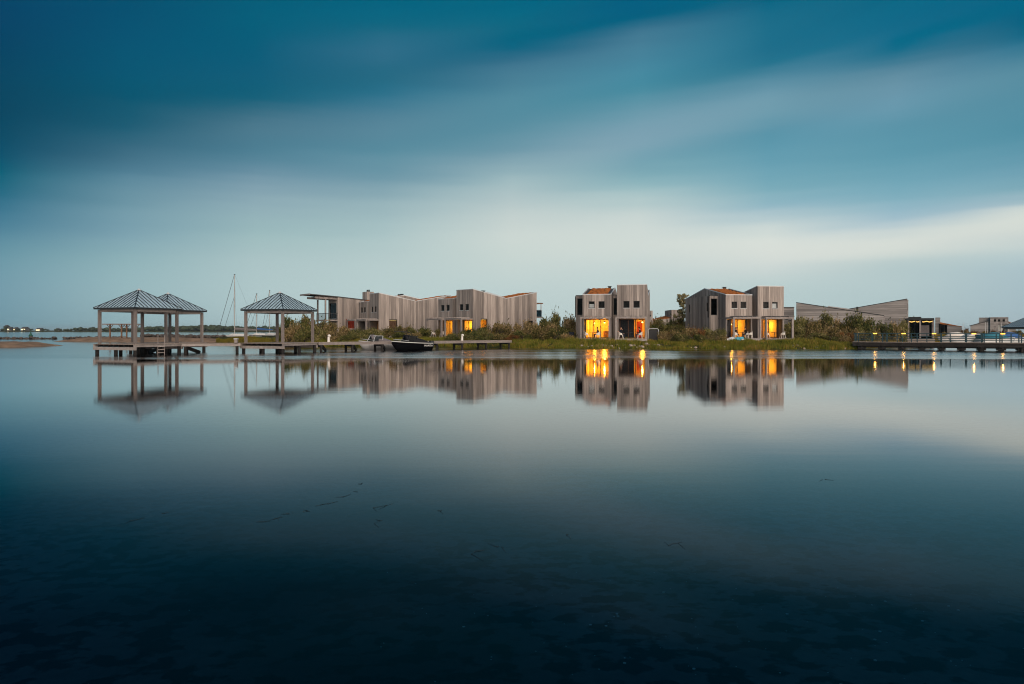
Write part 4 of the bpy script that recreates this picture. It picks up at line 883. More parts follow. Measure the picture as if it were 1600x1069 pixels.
def motorboat(loc, rz, Lh, label, hullmat, canvas, lettering=False, arch=False):
    r = empty('motorboat', loc, rz, label, 'boat', 'boats moored at the jetty'); Bm = Lh * 0.36
    hull(r, Lh, Bm, 0.95, 0.72, hullmat)
    x0 = Lh * 0.10; b = Bm * 0.40; z = 0.82
    fr_ = MB()
    w0 = [(x0 + 0.75, 0, z + 0.02), (x0 + 0.25, b, z), (x0 - 0.75, b * 1.06, z - 0.05)]; w1 = [(x0 + 0.35, 0, z + 0.68), (x0 - 0.02, b * 0.86, z + 0.68), (x0 - 0.85, b * 0.95, z + 0.66)]
    ws = MB()
    for s in (-1, 1):
        P = [(x, s * y, zz_) for x, y, zz_ in w0]; Q = [(x, s * y, zz_) for x, y, zz_ in w1]
        ws.add(P + Q, [(0, 1, 4, 3), (1, 2, 5, 4)]); fr_.tube(Q, 0.025, 5); fr_.bar(P[1], Q[1], 0.05); fr_.bar(P[2], Q[2], 0.05)
    fr_.bar(w0[0], w1[0], 0.05)
    wsf = fr_.build('windscreen', 'metal_dark' if lettering else 'metal_light', r); ws.build('pane', 'glass_dark', wsf)
    rings = []
    for u in np.linspace(0, 1, 9):      # canvas cover stretched from the windscreen to the stern
        x = x0 + 0.3 - (x0 + 0.3 + Lh * 0.42) * u; ht = 0.74 * (1 - u ** 1.5) + 0.08 + 0.03 * sin(u * 9); bb = b * (0.8 + 0.35 * min(1, u * 2.5)); zb = z - 0.1 * u + 0.02
        if u < 0.2: zb += 0.3 * (0.2 - u) / 0.2
        rings.append([(x, bb * cos(q), zb + (ht - (zb - z)) * max(0, sin(q)) ** 0.7) for q in np.linspace(0, pi, 9)])
    MB().loft(rings).build('cover', canvas, r, True)
    for s in (-1, 1): MB().tube([(Lh * 0.12, s * Bm * 0.42, 1.0), (Lh * 0.3, s * Bm * 0.36, 1.12), (Lh * 0.44, s * Bm * 0.16, 1.18)], 0.015, 4).build('bow_rail', 'metal_light', r)
    MB().box(-Lh / 2 - 0.35, -Lh / 2 + 0.02, -0.22, 0.22, 0.3, 1.0).build('outboard', 'metal_dark', r)
    if arch: MB().tube([(x0 - 0.3, -b, z + 0.6), (x0 - 0.1, -b * 1.0, z + 1.0), (x0 + 0.5, -b * 0.95, z + 1.15), (x0 + 1.3, -b * 0.5, z + 1.15), (x0 + 1.3, b * 0.5, z + 1.15), (x0 + 0.5, b * 0.95, z + 1.15), (x0 - 0.1, b, z + 1.0), (x0 - 0.3, b, z + 0.6)], 0.035, 6).build('bimini_frame', 'metal_dark', r)
    for x in (() if lettering else (-0.2, 0.25)): MB().tube([(Lh * x, Bm * 0.51, 0.3), (Lh * x, Bm * 0.53, 0.45), (Lh * x, Bm * 0.51, 0.7)], [0.05, 0.11, 0.05], 7).build('fender', 'white_plastic', r)
    if lettering:
        c = bpy.data.curves.new('lettering', 'FONT'); c.body = 'MARITA'; c.size = 0.27; c.extrude = 0.004; c.align_x = 'CENTER'; c.materials.append(M['white_gel'])
        o = bpy.data.objects.new('lettering', c); S.collection.objects.link(o)
        dg = bpy.context.evaluated_depsgraph_get(); me = bpy.data.meshes.new_from_object(o.evaluated_get(dg)); bpy.data.objects.remove(o); o = link('lettering', me, r)
        o.location = (-Lh * 0.37, Bm / 2 * 0.99 + 0.03, 0.42); o.rotation_euler = (R(84), 0, pi)
    return r
pb = on_main(628); nrm = Vector((d3.y, -d3.x)); aj = math.atan2(d3.y, d3.x)
bp_ = pb + nrm * 2.1
motorboat((bp_.x, bp_.y, 0), aj + pi - R(3), 4.3, 'black motorboat with black cover moored on the near side of the jetty', 'black_gel', 'black_canvas', True, True)
gb = on_main(603) - nrm * 2.2
motorboat((gb.x, gb.y, 0), aj + pi - R(3), 4.0, 'white motorboat under a grey canvas cover behind the jetty', 'hull_grey', 'grey_canvas')

def sailboat(px, Y, Lh, mast_px, ytop, label, hullmat, rz, boom=None, cover=None, stays=()):
    r = empty('sailboat', (PX(px, Y), Y, 0), rz, label, 'sailboat', 'sailing boats behind the beach'); mz = PZ(ytop, Y)
    hull(r, Lh, Lh * 0.3, 1.05, 0.8, hullmat, draft=0.5)
    rings = [[(x, s_ * Lh * 0.10 * f, z) for s_, z in ((-1, 0.85), (-0.85, 0.85 + h_), (0.85, 0.85 + h_), (1, 0.85))] for x, h_, f in ((-Lh * 0.22, 0.42, 1.0), (Lh * 0.1, 0.5, 0.95), (Lh * 0.22, 0.12, 0.7))]
    MB().loft(rings).build('cabin', 'white_gel', r)
    mx_ = Lh * 0.08
    mast = MB().tube([(mx_, 0, 0.85), (mx_, 0, mz)], [0.1, 0.075], 8).build('mast', 'alu', r)
    MB().tube([(mx_, -0.55, mz * 0.52), (mx_, 0.55, mz * 0.52)], 0.035, 5).build('spreader', 'alu', mast)
    MB().box(mx_ - 0.15, mx_ + 0.15, -0.1, 0.1, mz, mz + 0.12).build('masthead', 'metal_dark', mast)
    MB().tube([(mx_ - 0.1, 0, 2.15), (-Lh * 0.42, 0, 2.05)], 0.07, 6).build('boom', 'alu', r)
    if cover: MB().tube([(mx_ - 0.1, 0, 2.45), (-Lh * 0.15, 0, 2.32), (-Lh * 0.42, 0, 2.18)], [0.24, 0.2, 0.12], 8).build('sail_cover', cover, r)
    for xa, za, rad in ((Lh * 0.48, mz - 0.1, 0.045), (Lh * 0.36, mz * 0.66, 0.035), (-Lh * 0.49, mz - 0.05, 0.013)): MB().tube([(mx_ + (0.08 if xa > 0 else -0.08), 0, za), (xa, 0, 1.0)], rad, 5).build('stay', 'rope', r)
    for s in (-1, 1): MB().tube([(mx_, 0, mz * 0.95), (mx_, s * 0.55, mz * 0.52), (mx_ - 0.1, s * Lh * 0.13, 0.85)], 0.012, 4).build('shroud', 'rope', r)
    return r
sailboat(372, 150, 9.6, 371, 429.5, 'white sailing yacht with the tallest mast left of the lone pavilion', 'hull_grey', pi, cover='grey_canvas')
sailboat(405, 170, 8.0, 405, 459.5, 'dark-hulled sailing boat with a blue boom cover seen through the lone pavilion', 'black_gel', pi, cover='blue_canvas')
sailboat(424, 190, 7.0, 422, 454, 'small white sailing boat with a thin mast beside the dark one', 'hull_grey', pi * 0.9)

def covered_boat(px, Y, Lh, label, canvas, rz, cabin=False):
    r = empty('moored_boat', (PX(px, Y), Y, 0), rz, label, 'boat', 'boats moored behind the footbridge'); hull(r, Lh, Lh * 0.33, 1.05, 0.85, 'white_gel')
    if cabin:
        rings = [[(x, s_ * Lh * 0.12 * f, z) for s_, z in ((-1, 0.9), (-0.8, 0.9 + h_), (0.8, 0.9 + h_), (1, 0.9))] for x, h_, f in ((-Lh * 0.2, 0.75, 1.0), (Lh * 0.05, 0.8, 1.0), (Lh * 0.25, 0.1, 0.7))]
        c = MB().loft(rings).build('cabin', 'white_gel', r)
        for s in (-1, 1): MB().box(-Lh * 0.17, Lh * 0.04, s * Lh * 0.108 - 0.03, s * Lh * 0.108 + 0.03, 1.2, 1.5).build('window', 'frame', c)
    else:
        rings = [[(x, Lh * 0.15 * cos(q) * f, 0.9 + h_ * sin(q) ** 0.8 if sin(q) > 0 else 0.9) for q in np.linspace(0, pi, 7)] for x, h_, f in ((-Lh * 0.46, 0.6, 1.0), (-Lh * 0.1, 0.95, 1.05), (Lh * 0.1, 0.85, 1.0), (Lh * 0.3, 0.2, 0.7))]
        MB().loft(rings).build('cover', canvas, r, True)
    MB().tube([(-Lh * 0.3, 0, 0.9), (-Lh * 0.3, 0, 3.2)], 0.03, 5).build('flagstaff', 'white_gel', r)
covered_boat(1520, 96, 7.2, 'white cabin cruiser moored behind the footbridge railing', None, R(185), True)
covered_boat(1490, 104, 4.6, 'small white dinghy left of the cabin cruiser behind the footbridge', 'white_plastic', R(175))
covered_boat(1557, 94, 5.4, 'boat under a teal canvas cover behind the footbridge', 'teal_canvas', R(5))
covered_boat(1580, 98, 5.0, 'boat under a blue canvas cover nearest the right edge pavilion', 'blue_canvas', R(3))

# ------------------------------------------------------------------ porch furniture and people
def chair_proto(label, group):
    r = empty('armchair', (0, 0, 0), 0, label, 'chair', group)     # faces +x
    MB().box(-0.24, 0.24, -0.24, 0.24, 0.41, 0.45).build('seat', 'white_plastic', r)
    q = np.linspace(-2.0, 2.0, 9); inn = [(-0.27 * cos(a) * 1.0, 0.27 * sin(a)) for a in q]
    mb = MB(); top = [0.63 + 0.22 * max(0, cos(a)) for a in q]
    for i in range(8):
        (xa, ya), (xb, yb) = inn[i], inn[i + 1]; s = 1.1
        mb.hexa([(xa, ya, 0.45), (xb, yb, 0.45), (xb * s, yb * s, 0.45), (xa * s, ya * s, 0.45), (xa, ya, top[i]), (xb, yb, top[i + 1]), (xb * s, yb * s, top[i + 1]), (xa * s, ya * s, top[i])])
    mb.build('backrest', 'white_plastic', r)
    for sx in (-1, 1):
        for sy in (-1, 1): MB().bar((sx * 0.2, sy * 0.2, 0.41), (sx * 0.27, sy * 0.26, 0), 0.045).build('leg', 'white_plastic', r)
    return r
def table_proto(label, group):
    r = empty('porch_table', (0, 0, 0), 0, label, 'table', group)
    MB().tube([(0, 0, 0.70), (0, 0, 0.735)], 0.36, 16).build('top', 'frame', r); MB().tube([(0, 0, 0.03), (0, 0, 0.70)], 0.035, 8).build('column', 'frame', r); MB().tube([(0, 0, 0), (0, 0, 0.03)], 0.24, 12).build('foot', 'frame', r)
    return r
def local(loc, ang, x, y, z): c, s = cos(ang), sin(ang); return (loc[0] + c * x - s * y, loc[1] + s * x + c * y, z)
OB = (PX(1010.5, 81.9), 81.9); OC = (PX(1224.5, 85.3), 85.3); OA2 = (PX(739, 91.0), 91.0); aB, aC, aA = R(-13), R(9), R(-47); DW = 1.1
spots = [ # origin, angle, local x, local y, facing, label
 (OB, aB, -7.05, -1.1, 0.1, 'pale armchair at the left of the bright yellow porch of the squarely facing house'),
 (OB, aB, -5.75, -0.9, pi - 0.2, 'pale armchair under the seated figure on the bright yellow porch'),
 (OB, aB, -3.0, -1.1, 0.2, 'pale armchair under the person in navy on the dark porch'),
 (OB, aB, -0.75, -1.1, pi - 0.1, 'pale armchair by the right post of the dark porch with two people'),
 (OC, aC, -7.0, -1.0, 0.3, 'pale armchair at the left of the porch behind the blue bundle'),
 (OC, aC, -5.15, -1.2, pi - 0.2, 'white armchair with a pale blue cushion look on the porch behind the blue bundle'),
 (OC, aC, -2.95, -1.2, 0.1, 'pale armchair left of the table on the empty glowing porch'),
 (OC, aC, -0.85, -1.2, pi - 0.1, 'pale armchair right of the table on the empty glowing porch'),
 (OA2, aA, -7.2, -1.2, 0.3, 'pale armchair at the left end of the long pergola by the shrubs'),
 (OA2, aA, -4.9, -1.4, pi, 'white armchair in the middle of the long pergola by the shrubs')]
spots[5] = (*spots[5][:5], 'white armchair beside the right post of the porch behind the blue bundle')
ch0 = chair_proto('', 'porch armchairs'); first = True
for o_, a_, x, y, f, lb in spots:
    c = ch0 if first else copy_tree(ch0); first = False
    c.location = local(o_, a_, x, y, DW); c.rotation_euler.z = a_ + f; c['label'] = lb
tb0 = table_proto('', 'porch tables'); first = True
for o_, a_, x, y, lb in ((OB, aB, -6.4, -0.95, 'small dark round table on the bright yellow porch'), (OB, aB, -1.9, -1.0, 'small dark round table between the two people on the dark porch'),
                         (OC, aC, -6.05, -1.0, 'small dark round table between the two people behind the blue bundle'), (OC, aC, -1.9, -1.1, 'small dark round table between two empty chairs on the glowing porch')):
    c = tb0 if first else copy_tree(tb0); first = False
    c.location = local(o_, a_, x, y, DW); c.rotation_euler.z = a_; c['label'] = lb

def person(loc, rz, label, shirt, trousers, hair, lean=0.0, arm='lap', head_turn=0.0):
    """seated figure facing +x, seat at z = 0.45: one continuous skinned body with five-fingered hands"""
    V = []; E = []; Rr = []
    def v(p, r, par=None):
        V.append(p); Rr.append(r); i = len(V) - 1
        if par is not None: E.append((par, i))
        return i
    pel = v((-0.08, 0, 0.55), 0.135); ab = v((-0.09 + lean * .3, 0, 0.72), 0.125, pel); chs = v((-0.08 + lean * .7, 0, 0.90), 0.135, ab); nk0 = v((-0.06 + lean, 0, 1.04), 0.075, chs)
    nk = v((-0.045 + lean, 0, 1.10), 0.052, nk0); hd0 = v((-0.02 + lean, 0, 1.17), 0.075, nk); hd1 = v((-0.02 + lean, 0, 1.25), 0.092, hd0); hd2 = v((-0.03 + lean, 0, 1.32), 0.075, hd1)
    ns = v((0.065 + lean, 0.02 * head_turn, 1.225), 0.018, hd1)
    for s in (-1, 1):
        ea = v((-0.03 + lean, s * 0.088, 1.23), 0.018, hd1)
        hp = v((-0.03, s * 0.10, 0.53), 0.098, pel); kn = v((0.38, s * 0.13, 0.50), 0.065, hp); an = v((0.42, s * 0.13, 0.09), 0.042, kn); he_ = v((0.42, s * 0.13, 0.045), 0.042, an); to = v((0.60, s * 0.15, 0.03), 0.032, he_)
        sh = v((-0.07 + lean * .85, s * 0.19, 0.97), 0.062, chs); el = v((0.0 + lean * .5, s * 0.27, 0.70), 0.046, sh)
        if arm == 'face' and s == 1: wr = (0.13 + lean, 0.14, 1.02); hv = Vector((0.2, -0.5, 0.8))
        elif arm == 'table': wr = (0.30, s * 0.15, 0.76); hv = Vector((1, -s * 0.3, 0))
        else: wr = (0.24, s * 0.14, 0.64); hv = Vector((1, -s * 0.35, -0.15))
        w_ = v(wr, 0.030, el); hv.normalize(); sd = hv.cross(Vector((0, 0, 1))).normalized(); pm = Vector(wr) + hv * 0.06; p_ = v(tuple(pm), 0.030, w_)
        for k, (o__, ln) in enumerate(((-0.028, 0.066), (-0.01, 0.078), (0.01, 0.074), (0.028, 0.058))):
            f1 = v(tuple(pm + hv * 0.045 + sd * o__), 0.0095, p_); v(tuple(pm + hv * (0.045 + ln * .55) + sd * o__ * 1.1 + Vector((0, 0, -0.012))), 0.0085, f1); v(tuple(pm + hv * (0.045 + ln * .9) + sd * o__ * 1.1 + Vector((0, 0, -0.035))), 0.0075, len(V) - 1)
        th = v(tuple(Vector(wr) + hv * 0.035 - sd * s * -0.035), 0.011, p_); v(tuple(Vector(wr) + hv * 0.075 - sd * s * -0.055), 0.009, th)
    me = bpy.data.meshes.new('person'); me.from_pydata(V, E, []); o = bpy.data.objects.new('person', me); S.collection.objects.link(o)
    sk = o.modifiers.new('skin', 'SKIN'); ss = o.modifiers.new('smooth', 'SUBSURF'); ss.levels = ss.render_levels = 1
    for i, d in enumerate(me.skin_vertices[0].data): d.radius = (Rr[i], Rr[i]); d.use_root = (i == 0)
    dg = bpy.context.evaluated_depsgraph_get(); dg.update(); me2 = bpy.data.meshes.new_from_object(o.evaluated_get(dg)); o.modifiers.clear(); o.data = me2; me2.name = 'person'
    me2.materials.clear()
    for k in (M[shirt], M[trousers], M['skin'], M['blackcloth']): me2.materials.append(k)
    for p in me2.polygons:
        c = p.center; k = 0
        if c.z > 1.075: k = 2
        elif c.z < 0.08 and c.x > 0.3: k = 3
        elif c.z < 0.615 and not (c.x > 0.25 and c.z > 0.6): k = 1
        if arm == 'table' and c.x > 0.31 and c.z > 0.7: k = 2
        if arm != 'table' and c.x > 0.26 and 0.58 < c.z < 0.75: k = 2
        if arm == 'face' and c.x > 0.1 + lean and c.z > 1.0: k = 2
        p.material_index = k; p.use_smooth = True
    if hair: MB().loft([[(-0.035 + lean + 0.098 * r_ * cos(a) - (0.012 if cos(a) > 0 else 0), 0.098 * r_ * sin(a), z + (0.05 * cos(a) if r_ > 0.8 else 0)) for a in np.linspace(0, 2 * pi, 13)[:-1]] for r_, z in ((1.02, 1.215), (1.08, 1.28), (0.95, 1.34), (0.55, 1.385), (0.1, 1.40))]).build('hair', hair, o, True)
    o.location = loc; o.rotation_euler = (0, 0, rz); return tag(o, label, 'person', 'people sitting on the porches')
person(local(OB, aB, -2.98, -1.1, DW), aB + 0.2, 'seated person in navy with cropped hair and a hand raised to the chin', 'navy', 'navy', None, 0.03, 'face')
person(local(OB, aB, -0.8, -1.1, DW), aB + pi - 0.1, 'seated dark-haired person in black by the right post of the dark porch', 'blackcloth', 'greycloth', 'hair_dark', 0.06, 'table')
person(local(OB, aB, -5.8, -0.9, DW), aB + pi - 0.2, 'seated person silhouetted against the bright yellow porch', 'greycloth', 'blackcloth', 'hair_dark', 0.05, 'table')
person(local(OC, aC, -6.8, -0.75, DW), aC + 0.2, 'seated fair-haired person in black on the porch behind the blue bundle', 'blackcloth', 'blackcloth', 'hair_fair', 0.08, 'table')
person(local(OC, aC, -5.45, -0.7, DW), aC + pi + 0.2, 'seated person in dark clothes leaning in from the right behind the blue bundle', 'blackcloth', 'navy', 'hair_dark', 0.10, 'table')
c = copy_tree(ch0); c.location = local(OC, aC, -5.45, -0.72, DW); c.rotation_euler.z = aC + pi + 0.2; c['label'] = 'armchair under the person leaning in on the porch behind the blue bundle'

# small things round the houses
p = local(OB, aB, -9.3, 1.6, 0); r = empty('wheelie_bin', (p[0], p[1], G - 0.05), aB, 'dark blue waste bin against the left side of the squarely facing house', 'bin')
MB().hexa([(-0.24, -0.26, 0.08), (0.24, -0.26, 0.08), (0.24, 0.26, 0.08), (-0.24, 0.26, 0.08), (-0.3, -0.34, 1.0), (0.3, -0.34, 1.0), (0.3, 0.34, 1.0), (-0.3, 0.34, 1.0)]).build('body', 'navy', r); MB().box(-0.32, 0.32, -0.37, 0.36, 1.003, 1.07).build('lid', 'navy', r)
for s in (-1, 1): MB().tube([(s * 0.27, 0.2, 0.1), (s * 0.31, 0.2, 0.1)], 0.1, 10).build('wheel', 'blackcloth', r)
p = local(OB, aB, 0.75, 1.0, 0); r = empty('tube_gate', (p[0], p[1], G), aB, 'grey tubular hoop gate at the right side of the squarely facing house', 'gate')
MB().tube([(-0.62, 0, -0.1), (-0.62, 0, 1.3), (-0.5, 0, 1.42), (0.5, 0, 1.42), (0.62, 0, 1.3), (0.62, 0, -0.1)], 0.045, 6).build('hoop', 'metal_light', r); MB().box(-0.55, 0.55, -0.015, 0.015, 0.05, 1.3).build('panel', 'frame', r)
p = local(OC, aC, 0.4, -1.5, 0); r = empty('low_fence', (p[0], p[1], G), aC, 'low pale plank rail right of the glowing porch', 'fence')
for i in range(10): MB().box(0.0 + i * 0.29, 0.25 + i * 0.29, -0.02, 0.02, -0.2, 0.28).build('plank', 'timber', r)
MB().box(-0.02, 2.95, -0.06, 0.06, 0.285, 0.34).build('cap_rail', 'timber', r)
# blue-and-white inflatable bundle on the bank
def lump(mb, c, rx, ry, rz_, seed):
    rr = random.Random(seed); n, mm = 10, 7; rings = []
    for i in range(mm + 1):
        th = pi * (0.03 + 0.94 * i / mm); rings.append([(c[0] + rx * sin(th) * cos(2 * pi * k / n) * rr.uniform(.85, 1.15), c[1] + ry * sin(th) * sin(2 * pi * k / n), c[2] - rz_ * cos(th) * rr.uniform(.85, 1.1)) for k in range(n)])
    mb.loft(rings)
Yk = 78.6; r = empty('inflatable_bundle', (PX(1152, Yk), Yk, ground(PX(1152, Yk), Yk)), R(10), 'aqua and white inflatable lying folded on the grass bank', 'inflatable')
for nm, mt, pts in (('aqua_tube', 'aqua', [(0.1, 0, .28, .62, .35, .3), (0.75, 0.1, .2, .45, .3, .22), (0.35, -0.2, .45, .35, .25, .18)]), ('white_tube', 'white_vinyl', [(-0.65, 0.1, .3, .5, .35, .28), (-1.15, 0.1, .22, .4, .3, .2), (0.5, -0.32, .3, .25, .15, .1)])):
    mb = MB()
    for i, q in enumerate(pts): lump(mb, q[:3], *q[3:], i + 5)
    mb.build(nm, mt, r, True)
# boulders along the waterline
def boulder(px, Y, rr_, i, lb):
    mb = MB(); rockmesh(mb, (0, 0, 0), rr_, 900 + i); x = PX(px, Y); o = mb.build('boulder', 'pale_rock', None); o.location = (x, Y, max(0.0, ground(x, Y)) + rr_ * 0.2); tag(o, lb, 'rock', 'stones along the waterline')
for i in range(26): boulder(904 + i * 5.0 + random.uniform(-2, 2), 77.9 + random.uniform(-.35, .5), random.uniform(.12, .3), i, f'pale stone at the waterline below the frontal house, {ORD[i]} from the left')
for i in range(24): boulder(1065 + i * 11.5 + random.uniform(-4, 4), 76.0 + random.uniform(-.3, .3), random.uniform(.1, .22), 60 + i, f'small stone at the waterline below the gabled house and thicket, {ORD[i]} from the left')

# ------------------------------------------------------------------ vegetation
def leaf_cloud(n, rx, rz_, seed, size, lumps=7, spiky=0.0):
    r = np.random.default_rng(seed); cs = []
    for i in range(lumps):
        a = r.uniform(0, 2 * pi); q = r.uniform(0.15, 0.75); cs.append((rx * q * cos(a), rx * q * sin(a), rz_ * r.uniform(0.22, 0.78), r.uniform(0.3, 0.5)))
    cs = np.array(cs); pick = r.integers(0, lumps, n); d = r.normal(size=(n, 3)); d /= np.linalg.norm(d, axis=1)[:, None]; rad = r.random(n) ** 0.45
    P = cs[pick, :3] + d * rad[:, None] * np.stack([cs[pick, 3] * rx, cs[pick, 3] * rx, cs[pick, 3] * rz_ * 0.75], 1)
    if spiky:
        k = r.random(n) < spiky; P[k, 2] += np.abs(r.normal(size=k.sum())) * rz_ * 0.14
    P[:, 2] = np.maximum(P[:, 2], 0.02)
    ax = r.normal(size=(n, 3)) + np.array([0, 0, 0.9]); ax /= np.linalg.norm(ax, axis=1)[:, None]; sd = np.cross(ax, r.normal(size=(n, 3))); sd /= np.linalg.norm(sd, axis=1)[:, None] + 1e-9
    L = size * r.uniform(0.6, 1.4, n)[:, None]; W = L * 0.30
    V = np.stack([P - ax * L * .5, P + sd * W, P + ax * L * .5, P - sd * W], 1).reshape(-1, 3); Fc = np.arange(4 * n).reshape(n, 4); return V, Fc
def stems(mb, n, rx, rz_, seed):
    rr = random.Random(seed)
    for i in range(n):
        a = rr.uniform(0, 2 * pi); q = rx * rr.uniform(0.2, 0.75); mb.tube([(q * .1 * cos(a), q * .1 * sin(a), -0.3), (q * .5 * cos(a), q * .5 * sin(a), rz_ * .4), (q * cos(a), q * sin(a), rz_ * rr.uniform(.7, 1.0))], [0.035, 0.025, 0.008], 4)
SHV = []
for k in range(7):
    V, Fc = leaf_cloud(2300, 1.0, 1.0, 50 + k, 0.115, 7 + k % 4, 0.25); st = MB(); stems(st, 9, 1.0, 1.0, k); SHV.append((V, Fc, st))
SHM = {}
def shrub(px, Y, ytop, wpx, mat, label, group, zb=None):
    k = random.randrange(7); key = (k, mat)
    x = PX(px, Y); z = ground(x, Y) if zb is None else zb; z = max(z, 0.1); hgt = max(0.5, PZ(ytop, Y) - z); rad = wpx / 2 / F * Y
    if key not in SHM:
        V, Fc, st = SHV[k]; SHM[key] = (np_mesh('foliage', V, Fc, mat, False),)
        me = bpy.data.meshes.new('stems'); me.from_pydata(st.v, [], st.f); me.materials.append(M['bark']); SHM[key] += (me,)
    r = empty('shrub', (x, Y, z - 0.05), random.uniform(0, 2 * pi), label, 'shrub', group); sc = (rad * 1.25, rad * 1.25, hgt * 1.04)
    for nm, me in zip(('foliage', 'stem'), SHM[key]): o = link(nm, me, r); o.scale = sc
def thicket(lst, label, group):
    """label: the place of the clump; each shrub is told by its row, its order and its colour"""
    mid = (min(q[1] for q in lst) + max(q[1] for q in lst)) / 2
    for front in (False, True):
        row = sorted(q for q in lst if (q[1] < mid) == front)
        for i, (px, Y, yt, wp, mt) in enumerate(row):
            cw = {'leaf_olive': 'olive', 'leaf_green': 'green', 'leaf_rust': 'rust-brown'}[mt]
            shrub(px, Y, yt, wp, mt, f"{cw} shrub, {ORD[i]} from the left in the {'front' if front else 'back'} row {label}", group)
og, gg, rg = 'leaf_olive', 'leaf_green', 'leaf_rust'
thicket([(450, 96, 499, 26, gg), (466, 95, 497, 28, gg), (483, 96, 495, 30, og), (500, 96, 503, 28, og), (515, 95, 506, 24, og), (458, 93, 508, 26, og), (478, 92, 510, 28, gg), (496, 92, 512, 26, gg)], 'behind the lone pavilion', 'shrubs behind the lone pavilion')
thicket([(530, 94, 511, 26, og), (546, 95, 512, 26, og), (560, 93, 513, 28, gg), (574, 92, 514, 28, gg), (588, 90, 517, 22, gg), (521, 91, 519, 26, og), (548, 90, 521, 30, gg), (568, 89, 522, 28, gg)], 'below the balcony house', 'shrubs below the balcony house')
thicket([(603, 93, 514, 26, og), (618, 94, 510, 28, og), (634, 93, 511, 26, og), (648, 92, 513, 26, gg), (660, 93, 514, 24, gg), (627, 90, 519, 26, gg), (650, 89, 521, 26, og), (681, 96, 515, 20, gg)], 'behind the motorboats', 'shrubs behind the motorboats')
thicket([(704, 86, 522, 20, gg), (718, 86, 519, 22, gg), (732, 87, 514, 24, gg), (748, 88, 514, 28, gg), (764, 90, 508, 28, og), (780, 90, 507, 30, og), (797, 91, 510, 28, og), (814, 92, 507, 28, og), (828, 92, 503, 26, og), (742, 84, 521, 30, gg), (762, 84, 520, 30, gg), (782, 84, 521, 30, og), (800, 84, 524, 22, rg), (818, 85, 518, 30, gg), (840, 87, 508, 28, og)], 'below the yellow window', 'shrubs below the yellow window')
thicket([(855, 92, 494, 32, gg), (874, 94, 492, 30, gg), (890, 92, 499, 26, og), (858, 87, 508, 28, og), (845, 85, 513, 26, og), (874, 86, 510, 28, gg), (890, 86, 514, 20, og), (862, 82.5, 520, 28, og), (884, 82.5, 521, 22, og)], 'left of the frontal house', 'shrubs left of the squarely facing house')
thicket([(1018, 97, 500, 26, og), (1033, 100, 501, 26, gg), (1047, 101, 501, 28, gg), (1060, 99, 498, 26, og), (1026, 93, 509, 26, gg), (1044, 92, 509, 30, gg), (1062, 92, 510, 24, gg), (1037, 85, 518, 26, og), (1052, 83, 520, 26, rg)], 'between the lit houses', 'shrubs between the lit houses')
thicket([(1036, 80.5, 519, 22, og), (1056, 80, 517, 26, og), (1074, 81, 514, 28, og), (1090, 81, 514, 28, rg), (1106, 82, 515, 28, gg), (1122, 82, 514, 28, gg), (1132, 80.5, 517, 18, gg), (1064, 78.6, 523, 24, gg), (1084, 78.6, 523, 26, gg), (1102, 78.6, 524, 26, gg), (1120, 78.8, 523, 26, og)], 'under the gabled wall', 'shrubs under the gabled wall')
thicket([(1240, 91, 499, 28, gg), (1257, 93, 500, 28, gg), (1272, 92, 503, 28, og), (1290, 93, 494, 30, gg), (1305, 92, 501, 26, og), (1318, 92, 502, 24, og), (1333, 92, 494, 32, gg), (1350, 91, 501, 28, gg), (1363, 91, 505, 26, og), (1378, 92, 508, 24, gg), (1246, 84, 512, 28, gg), (1264, 84, 513, 28, og), (1282, 84, 511, 30, og), (1300, 83, 513, 30, og), (1318, 83, 519, 26, rg), (1330, 83, 515, 26, og), (1272, 80, 521, 28, gg), (1294, 79.5, 524, 28, gg), (1314, 79.5, 525, 24, og), (1254, 79.8, 523, 26, gg)], 'before the boarded hall', 'shrubs before the boarded hall')
thicket([(1352, 88, 513, 24, gg), (1372, 97, 510, 26, og), (1390, 97, 507, 26, og), (1404, 98, 505, 24, gg), (1418, 101, 503, 24, gg), (1430, 102, 506, 20, og), (1388, 98.5, 516, 24, gg), (1410, 103, 516, 26, og)], 'beyond the footbridge', 'shrubs beyond the footbridge')
thicket([(1508, 140, 514, 12, rg), (1514, 138, 517, 12, og), (1476, 128, 520, 14, og), (1524, 131, 518, 14, rg), (1540, 131, 518, 14, og), (1555, 130, 517, 16, rg), (1568, 130, 517, 14, rg), (1590, 131, 517, 14, og), (1496, 128, 520, 14, og)], 'on the far bank', 'shrubs on the far bank')
# the small tree behind the gabled house
Yt = 99; r = empty('young_tree', (PX(1066, Yt), Yt, G), 0, 'pale-leaved young tree against the left corner of the gabled house', 'tree')
tm = MB(); tm.tube([(0, 0, -0.3), (0.05, 0, 2.0), (0.1, 0.05, 4.2), (0.15, 0, 6.2)], [0.12, 0.09, 0.06, 0.02], 7)
rr = random.Random(5)
for i in range(12): z = 1.8 + i * 0.34; a = i * 2.4; l_ = 1.15 * (1 - i / 16); tm.tube([(0.06, 0, z), (0.06 + l_ * .6 * cos(a), l_ * .6 * sin(a), z + 0.35), (0.06 + l_ * cos(a), l_ * sin(a), z + 0.75)], [0.04, 0.025, 0.008], 5)
tm.build('trunk', 'bark', r)
Vs = []; nn = 0; Fs = []
for i in range(62):
    q = rr.random(); z = 1.6 + 4.7 * q; a = rr.uniform(0, 2 * pi); rd = (1.25 - 0.75 * abs(q - 0.3)) * rr.uniform(0.2, 0.85); V, Fc = leaf_cloud(95, 0.5, 0.55, 700 + i, 0.16, 3)
    Vs.append(V + np.array([rd * cos(a), rd * sin(a), z - 0.2])); Fs.append(Fc + nn); nn += len(V)
